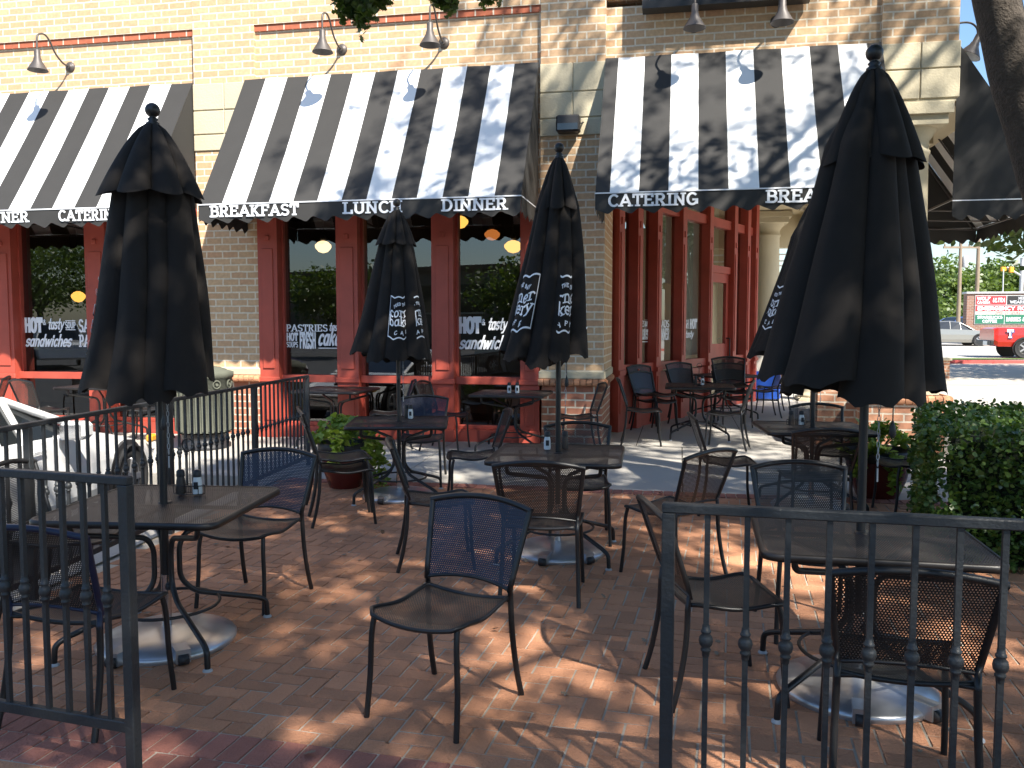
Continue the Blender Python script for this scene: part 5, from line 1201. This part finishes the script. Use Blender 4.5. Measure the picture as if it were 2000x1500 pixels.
# ------------------------------------------------------------------ cars
def car(name, label, cat, loc, rz, paint, L, prof, halfw, wheels, wr=.33, group=None, cab=None, bed=None, trim='dark_plastic', extra=None):
    """prof: list of (x, z_low, z_belt, z_roof, roof_half_width) along the length, front at +x"""
    t = thing(name, label, cat, loc, rz, group)
    b = MB(); gl = MB(); rows = []
    for (x, zl, zb, zr, rw) in prof:
        hw = halfw * (1 - .10 * max(0, abs(x) / (L / 2) - .75) / .25)
        rows.append((x, [(-hw * .93, zl), (-hw, zl + .18), (-hw, (zl + zb) / 2 + .08), (-hw * .965, zb)], [(-hw * .90, zb + .012), (-rw, zr - .05), (-rw * .82, zr)], hw, zb, zr, rw))
    def full(r):
        x, lo, up, hw, zb, zr, rw = r
        ls = lo + up; return [(x, y, z) for y, z in ls] + [(x, -y, z) for y, z in ls[::-1]]
    rings = [full(r) for r in rows]
    for i in range(len(rings) - 1):
        cabin = rows[i][5] - rows[i][4] > .2 or rows[i + 1][5] - rows[i + 1][4] > .2
        n = len(rings[0])
        for j in range(n - 1):
            q = [rings[i][j], rings[i][j + 1], rings[i + 1][j + 1], rings[i + 1][j]]
            both = rows[i][5] - rows[i][4] > .2 and rows[i + 1][5] - rows[i + 1][4] > .2
            isglass = (j in (4, 8) and cabin) or (cabin and not both and j in (5, 6, 7))
            (gl if isglass else b).face(q, 0, smooth=False)
        b.face([rings[i][0], rings[i + 1][0], rings[i + 1][-1], rings[i][-1]])
    b.face(rings[0]); b.face(rings[-1][::-1])
    bo = b.build('body', paint, t)
    bm_ = bo.modifiers.new('bevel', 'BEVEL'); bm_.width = .02; bm_.segments = 2; bm_.limit_method = 'ANGLE'; bm_.angle_limit = R(25)
    if gl.f: gl.build('window', 'car_glass', t)
    # pillars
    p = MB()
    for i in range(len(rows)):
        x, lo, up, hw, zb, zr, rw = rows[i]
        if zr - zb > .2 or (i and rows[i - 1][5] - rows[i - 1][4] > .2) or (i < len(rows) - 1 and rows[i + 1][5] - rows[i + 1][4] > .2):
            for sy in (-1, 1):
                p.tube([(x, sy * hw * .905, zb), (x, sy * (rw + .004), zr - .045)], .03, 6) if zr - zb > .2 else None
    # sloping A and C pillars
    for i in range(len(rows) - 1):
        a, c_ = rows[i], rows[i + 1]; ta, tc_ = a[5] - a[4] > .2, c_[5] - c_[4] > .2
        if ta != tc_:
            lo_, hi_ = (c_, a) if ta else (a, c_)
            for sy in (-1, 1): p.tube([(lo_[0], sy * lo_[3] * .9, lo_[4] + .01), (hi_[0], sy * (hi_[6] + .004), hi_[5] - .04)], .034, 6)
    if p.f: p.build('pillar', paint, t)
    for (wx) in wheels:
        for sy in (-1, 1):
            m = MB(); M = Matrix.Translation((wx, sy * (halfw - .09), wr)) @ Matrix.Rotation(R(90) * sy, 4, 'X')
            m.lathe([(wr + .05, -.005 - .03), (wr + .05, -.097)], 24, M=M); m.build('wheel_arch', trim, t)
            m = MB(); m.lathe([(wr * .62, .09 - .2), (wr * .95, .08 - .2), (wr, .05 - .2), (wr, -.10), (wr * .95, -.112), (wr * .64, -.118), (wr * .60, -.10)], 24, M=M); wh = m.build('wheel', 'tyre', t)
            m = MB(); m.lathe([(wr * .62, -.100), (wr * .60, -.116), (wr * .52, -.100), (wr * .2, -.106), (.03, -.122), (.001, -.124)], 20, M=M)
            for k in range(5):
                a = 2 * pi * k / 5; MM = M @ Matrix.Rotation(a, 4, 'Z'); m.box(.04, wr * .6, -.03, .03, -.126, -.104, 0, MM)
            m.build('rim', 'rim', wh)
    return t
sedan_prof = lambda L: [(-L / 2, .38, .88, .90, .7), (-L / 2 + .12, .24, .98, 1.0, .7), (-L * .30, .2, 1.0, 1.06, .68), (-L * .19, .2, .97, 1.40, .60), (-L * .02, .2, .95, 1.44, .62), (L * .10, .2, .94, 1.38, .60), (L * .25, .2, .90, .95, .72), (L * .40, .22, .80, .83, .70), (L / 2 - .08, .26, .66, .69, .66), (L / 2, .36, .58, .60, .6)]
# the white car parked nose-in beside the left railing
wc = car('parked_car', 'white car parked nose in behind the left railing, seen from its right side', 'car', (-4.62, 6.85, -.16), R(90), 'white_car', 4.6, [(-2.3, .38, .84, .86, .7), (-2.1, .2, .92, .95, .7), (-1.7, .17, .94, 1.0, .68), (-1.1, .17, .92, 1.27, .6), (-.5, .17, .90, 1.31, .62), (-.15, .17, .89, 1.27, .61), (.90, .17, .85, .88, .72), (1.45, .18, .74, .77, .72), (2.05, .22, .60, .63, .68), (2.3, .32, .50, .53, .6)], .87, (-1.35, 1.45), .33, group='parked cars')
m = MB(); m.box(.40, .60, -.245, -.03, 1.02 - .05, 1.02 + .10, bev=.035); m.box(.50, .55, -.03, .06, .96, 1.0)
mo = m.build('mirror', 'white_car', wc); mo.location = (-.22, -.84, -.10)
m = MB(); m.face([(.398, -.23, .99), (.398, -.05, .99), (.398, -.05, 1.10), (.398, -.23, 1.10)]); g2 = m.build('mirror_glass', 'chrome', mo)
m = MB(); m.box(2.02, 2.16, -.872, -.80, .60, .68, bev=.02); m.build('turn_signal', 'signal_yellow', wc)
m = MB(); m.box(-.2, .0, -.885, -.87, .80, .83, bev=.01); m.build('door_handle', 'white_car', wc)
m = MB(); m.box(-.95, -.935, -.880, -.868, .30, .94); m.box(.52, .535, -.880, -.868, .30, .92); m.box(-.935, .52, -.880, -.868, .30, .312); m.build('door_seam', 'dark_plastic', wc)
# far sedan
car('parked_car', 'silver sedan parked in front of the far trees', 'car', (25.3, 50.0, .42), R(-8), 'silver_car', 4.7, sedan_prof(4.7), .88, (-1.4, 1.45), .33, group='parked cars')
pick_prof = lambda L: [(-L / 2, .55, 1.12, 1.14, .8), (-L / 2 + .15, .45, 1.18, 1.2, .8), (-.55, .42, 1.18, 1.2, .8), (-.5, .42, 1.18, 1.82, .66), (.2, .42, 1.16, 1.88, .68), (.95, .42, 1.15, 1.84, .66), (1.45, .42, 1.15, 1.18, .75), (L / 2 - .15, .42, 1.08, 1.10, .78), (L / 2, .5, .98, 1.0, .7)]
rp = car('pickup_truck', 'red pickup truck at the right edge, its tailgate towards the drive', 'truck', (21.95, 34.2, .34), R(-12), 'red_car', 5.6, pick_prof(5.6), .98, (-1.7, 1.75), .39, group='parked cars')
m = MB(); m.box(-2.93, -2.80, -.9, .9, .50, .68, bev=.02); m.build('bumper', 'dark_plastic', rp)
m = MB(); m.box(-2.945, -2.93, -.55, -.05, .50, .66); m.build('licence_plate', 'white_plastic', rp)
m = MB(); put_text(m, 'T', lambda u, v, lf: (-2.25 + u, -.960 - lf, .82 + v), 0, 0, .28, w=.2, serif=True, xs=1.0); m.build('decal', 'white_print', rp)
m = MB(); put_text(m, 'T', lambda u, v, lf: (-2.22 + u, -.956 - lf * .3, .80 + v), 0, 0, .28, w=.3, serif=True, xs=1.0); m.build('decal_outline', 'blue_car', rp)  # blue outline of the decal, its own printed colour
car('parked_car', 'blue car seen behind the utility pole, left of the brick sign', 'car', (33.0, 64.0, .78), R(200), 'blue_car', 4.5, sedan_prof(4.5), .88, (-1.4, 1.4), .36, group='parked cars')
# vehicles seen mirrored in the windows
car('pickup_truck', 'white pickup truck mirrored in the far left window', 'truck', (-27, -4, -.16), R(35), 'white_car', 5.6, pick_prof(5.6), .98, (-1.7, 1.75), .39, group='vehicles mirrored in the windows')
car('parked_car', 'maroon car mirrored low in the left windows', 'car', (-12.5, 2.0, -.16), R(20), 'maroon_car', 4.6, sedan_prof(4.6), .87, (-1.35, 1.45), .33, group='vehicles mirrored in the windows')
car('parked_car', 'grey car mirrored in the middle windows', 'car', (-6.5, -7.0, -.16), R(12), 'silver_car', 4.6, sedan_prof(4.6), .87, (-1.35, 1.45), .33, group='vehicles mirrored in the windows')

# ------------------------------------------------------------------ far background on the right
t = thing('monument_sign', 'brick monument sign with red, black and green shop panels', 'sign', (27.86, 52.0, .4), R(-9))
m = MB(); m.box(-.48, 6, -.3, .3, 0, 3.08); m.build('wall', 'far_brick', t)
m = MB(); m.box(-.56, 6.1, -.4, .4, 3.08, 3.2, bev=.02); m.build('cap', 'grey_metal', t)
m = MB(); m.box(-.04, 3.6, -.34, -.301, 1.26, 2.99); sf = m.build('sign_frame', 'sign_edge', t)  # white frame, its colour darkened in place of tree shade
def panel(x0, x1, z0, z1, mat, texts, tm='white_print'):
    m = MB(); m.box(x0, x1, -.36, -.341, z0, z1); pn = m.build('sign_panel', mat, t)
    m = MB()
    for (tx, x, z, h, wdt, kw) in texts: put_text(m, tx, lambda u, v, lf: (u, -.365 - lf * 3, v), x, z, h, align='l', width=wdt, **kw)
    m.build('lettering', tm, pn)
K = dict(w=.17, serif=False, xs=.8)
panel(.0, .86, 2.44, 2.95, 'sign_red', [('WOLF', .07, 2.70, .18, .72, K), ('CAMERA', .07, 2.50, .12, .72, K)])
panel(.88, 1.68, 2.44, 2.95, 'sign_red', [('ULTRA', .92, 2.58, .24, .68, dict(w=.12, serif=False, xs=.7, shear=.2))])
panel(1.75, 3.55, 2.44, 2.95, 'sign_black', [("MEN'S", 2.35, 2.74, .14, .55, dict(w=.12, serif=True)), ('WEARHOUSE', 1.9, 2.51, .15, 1.5, dict(w=.12, serif=True))])
panel(.0, 3.55, 2.04, 2.38, 'sign_red', [('EMERGENCY ROOM', .1, 2.11, .20, 3.2, dict(w=.20, serif=False, xs=.9))])
panel(.0, 3.55, 1.86, 2.01, 'paper', [('OPEN 24 HOURS', 1.1, 1.89, .09, 1.4, K)], 'sign_red')
panel(.0, 1.60, 1.30, 1.82, 'sign_green', [('STARBUCKS', .1, 1.60, .15, 1.4, K), ('COFFEE', .4, 1.37, .15, .8, K)])
panel(1.66, 3.55, 1.30, 1.82, 'sign_green', [('BARNES & NOBLE', 1.72, 1.45, .22, 1.78, dict(w=.13, serif=True, xs=.7))])
m = MB(); P = [blob(14, (NPR.uniform(-.3, 5), -.75 + NPR.normal() * .15, NPR.uniform(.05, .45)), (.2, .15, .12)) for _ in range(70)]
sh = leaves_mesh('shrub_bed', np.concatenate(P), .10, 'hedge_leaf', None, 'oval', random.Random(3), up=.5); sh.location = t.location; sh.rotation_euler = t.rotation_euler
tag(sh, 'low dark shrubs planted along the foot of the brick sign', 'shrub')
def upole(label, x, y, h, r=.16, arms=True, mat='wood_pole'):
    t = thing('utility_pole', label, 'pole', (x, y, 0), 0, 'poles against the sky')
    m = MB(); m.tube([(0, 0, 0), (.02, 0, h / 2), (0, 0, h)], r, 10, rr=[r, r * .85, r * .7]); m.build('shaft', mat, t)
    if arms:
        m = MB(); m.box(-1.2, 1.2, -.06, .06, h - .7, h - .55); 
        for q in (-1.1, -.6, .6, 1.1): m.lathe([(.05, h - .55), (.07, h - .45), (.03, h - .35)], 8, c=(q, 0))
        m.build('crossarm', 'wood_pole', t); m = MB(); m.lathe([(.18, h - 2.0), (.2, h - 1.9), (.2, h - 1.3), (.1, h - 1.2)], 10, c=(.35, 0)); m.build('transformer', 'grey_metal', t)
upole('wooden utility pole with crossarm behind the silver sedan', 31.1, 60, 7.6, .15)
upole('second wooden pole rising behind the brick sign', 32.6, 60.5, 9.5, .16, False)
upole('thin pale light pole behind the brick sign', 34.3, 60.3, 5.5, .06, False, 'grey_metal')
t = thing('traffic_signal', 'traffic signal mast with yellow signal heads at the far right', 'traffic light', (36.6, 62.0, 0))
m = MB(); m.tube([(0, 0, 0), (0, 0, 6.4)], .14, 10); m.tube([(0, 0, 5.1), (-1.1, 0, 5.75)], .07, 8); m.build('mast', 'grey_metal', t)
m = MB(); m.box(-1.0, -.7, -.25, -.05, 5.35, 5.75, bev=.03); m.build('signal_head', 'signal_yellow', t)
m = MB(); m.box(-1.6, -1.25, -.25, -.05, 5.45, 5.75, bev=.03); m.build('signal_head', 'signal_yellow', t)
m = MB(); m.box(.2, .6, -.3, -.05, 3.9, 4.7, bev=.04); m.build('signal_head', 'signal_yellow', t)
# trees on the horizon
def bgtree(label, x, y, h, r, seed, mat='far_leaf', n=2600, sz=.55, group='trees beyond the car park', zlow=.15, dens_=90):
    t = thing('broadleaf_tree', label, 'tree', (x, y, 0), 0, group); rs = np.random.RandomState(seed); P = []
    for i in range(dens_):
        a = rs.uniform(0, 2 * pi); v = rs.uniform(-1, 1); q = rs.uniform(.5, 1); rr_ = sqrt(max(0, 1 - v * v))
        c_ = np.array((r * q * rr_ * cos(a), r * q * rr_ * sin(a), h * (zlow + (1 - zlow) * (.5 + .5 * v * q))))
        d = rs.normal(size=(n // dens_, 3)); d /= np.linalg.norm(d, axis=1)[:, None]; P.append(c_ + d * np.array((r * .26, r * .26, h * .11)) * rs.uniform(.3, 1, (n // dens_, 1)))
    leaves_mesh('crown', np.concatenate(P), sz, mat, t, 'oval', random.Random(seed), up=.8, aspect=.7)
    m = MB(); m.tube(smoothpath([(0, 0, 0), (.1, 0, h * .25), (0, .1, h * .6)], 3), .2, 8, rr=[.3 - .03 * i for i in range(7)])
    for k in range(5): a = k * 1.3; m.tube([(0, 0, h * .3), (r * .35 * cos(a), r * .35 * sin(a), h * .6)], .07, 6, rr=[.1, .04])
    m.build('trunk', 'bark', t)
    return t
TL = ['round pale green tree nearest the big umbrella on the horizon', 'tall green tree behind the wooden utility pole', 'bushy tree between the two wooden poles', 'tree behind the brick sign, left of the thin pole', 'tree behind the thin pale light pole', 'tree beside the traffic signal mast', 'dense green tree at the far right edge']
for i, (x, y, h, r_) in enumerate(((37, 76, 6.9, 4.5), (41, 78, 7.5, 5.0), (45, 79, 6.8, 5), (49, 82, 7.3, 5.5), (54, 84, 6.9, 5), (50, 74, 6.2, 4.5), (60, 86, 7.4, 6))): bgtree(TL[i], x, y, h, r_, 50 + i, n=9000, sz=.34)
for i, (x, y, h, r_) in enumerate(((35.5, 70, 4.2, 2.6), (32.5, 68, 4.0, 2.6))): bgtree(['low bright bush on the horizon behind the sedan', 'low bush behind the blue car'][i], x, y, h, r_, 70 + i, n=1800, sz=.35, zlow=.02)
for i, (x, y, h, r_) in enumerate(((31, 84, 7, 6), (23, 86, 7, 7), (12, 86, 7, 7))): bgtree('tree of the far row beyond the street, seen past the umbrellas', x, y, h, r_, 90 + i, n=2400)
bt = bgtree('dark oak whose low branches hang below the corner awning', 17.0, 24.5, 8.0, 4.4, 99, 'oak_leaf', 9000, .26, 'oak trees along the street', .42, 150)
# newspaper box and sandwich board
t = thing('newspaper_box', 'blue newspaper box with a cream poster at the end of the arcade', 'newspaper box', (5.35, 17.9, .07), R(-20))
m = MB(); m.box(-.25, .25, -.2, .2, .05, .62, bev=.01); m.build('cabinet', 'blue_plastic', t)
m = MB(); m.box(-.27, .23, -.18, .14, .62, 1.2, bev=.01); hd = m.build('poster_rack', 'paper', t)
m = MB(); put_text(m, 'PROP', lambda u, v, lf: (u, -.185 - lf, v), -.02, 1.05, .09, w=.14, serif=True); put_text(m, 'CO', lambda u, v, lf: (u, -.185 - lf, v), -.02, .95, .08, w=.14, serif=True); m.build('lettering', 'dark_plastic', hd)
for a in (-.2, .2):
    m = MB(); m.box(a - .02, a + .02, -.15, .15, 0, .05); m.build('leg', 'dark_plastic', t)
# low sunlit brick wall past the arcade
t = thing('brick_wall', 'low sunlit brick wall beyond the arcade', 'wall', (9.2, 25.5, -.1), R(-11))
m = MB(); m.box(-2.6, 3.5, -.15, .15, 0, .72); m.build('body', 'low_brick', t); m = MB(); m.box(-2.65, 3.55, -.2, .2, .72, .80, bev=.01); m.build('coping', 'limestone', t)
# buildings and trees behind the viewer, seen in the window reflections
t = thing('office_building', 'long tan building across the car park, mirrored in the windows', 'building', (-14, -38, 0), R(8))
m = MB(); m.box(-30, 34, -8, 0, 0, 5.9); m.build('wall', 'far_wall', t); m = MB(); m.box(-30.3, 34.3, -8, .3, 5.9, 6.3); m.build('parapet', 'room_tan', t)
for k in range(12):
    m = MB(); x = -27 + k * 5; m.box(x, x + 3, 0, .06, 2.6, 4.8); wi = m.build('window', 'car_glass', t); m = MB(); m.box(x - .1, x + 3.1, .0, .12, 2.45, 2.6); m.build('sill', 'limestone', wi)
for i, (x, y, h, r_) in enumerate(((-22, -18, 4.9, 3.2), (-12, -21, 5.2, 3.4), (-3, -24, 4.8, 3.4), (7, -26, 6.5, 4), (-30, -20, 5.4, 3.6), (-40, -13, 7.5, 4.5), (-37, -22, 7.0, 4.5), (-50, -22, 8.0, 5))): bgtree('oak tree across the car park, mirrored in the windows', x, y, h, r_, 120 + i, 'far_leaf', 6000, .22, 'trees mirrored in the windows', .3)

# fallen leaves
P = np.array([(NPR.uniform(-2.4, 3), NPR.uniform(2.7, 8.5), .006) for _ in range(150)])
fl = leaves_mesh('fallen_leaf_litter', P, .05, 'wood_pole', None, 'lobed', random.Random(12), up=9, aspect=.7); fl['kind'] = 'stuff'; fl['label'] = 'a few dry leaves scattered over the brick patio'
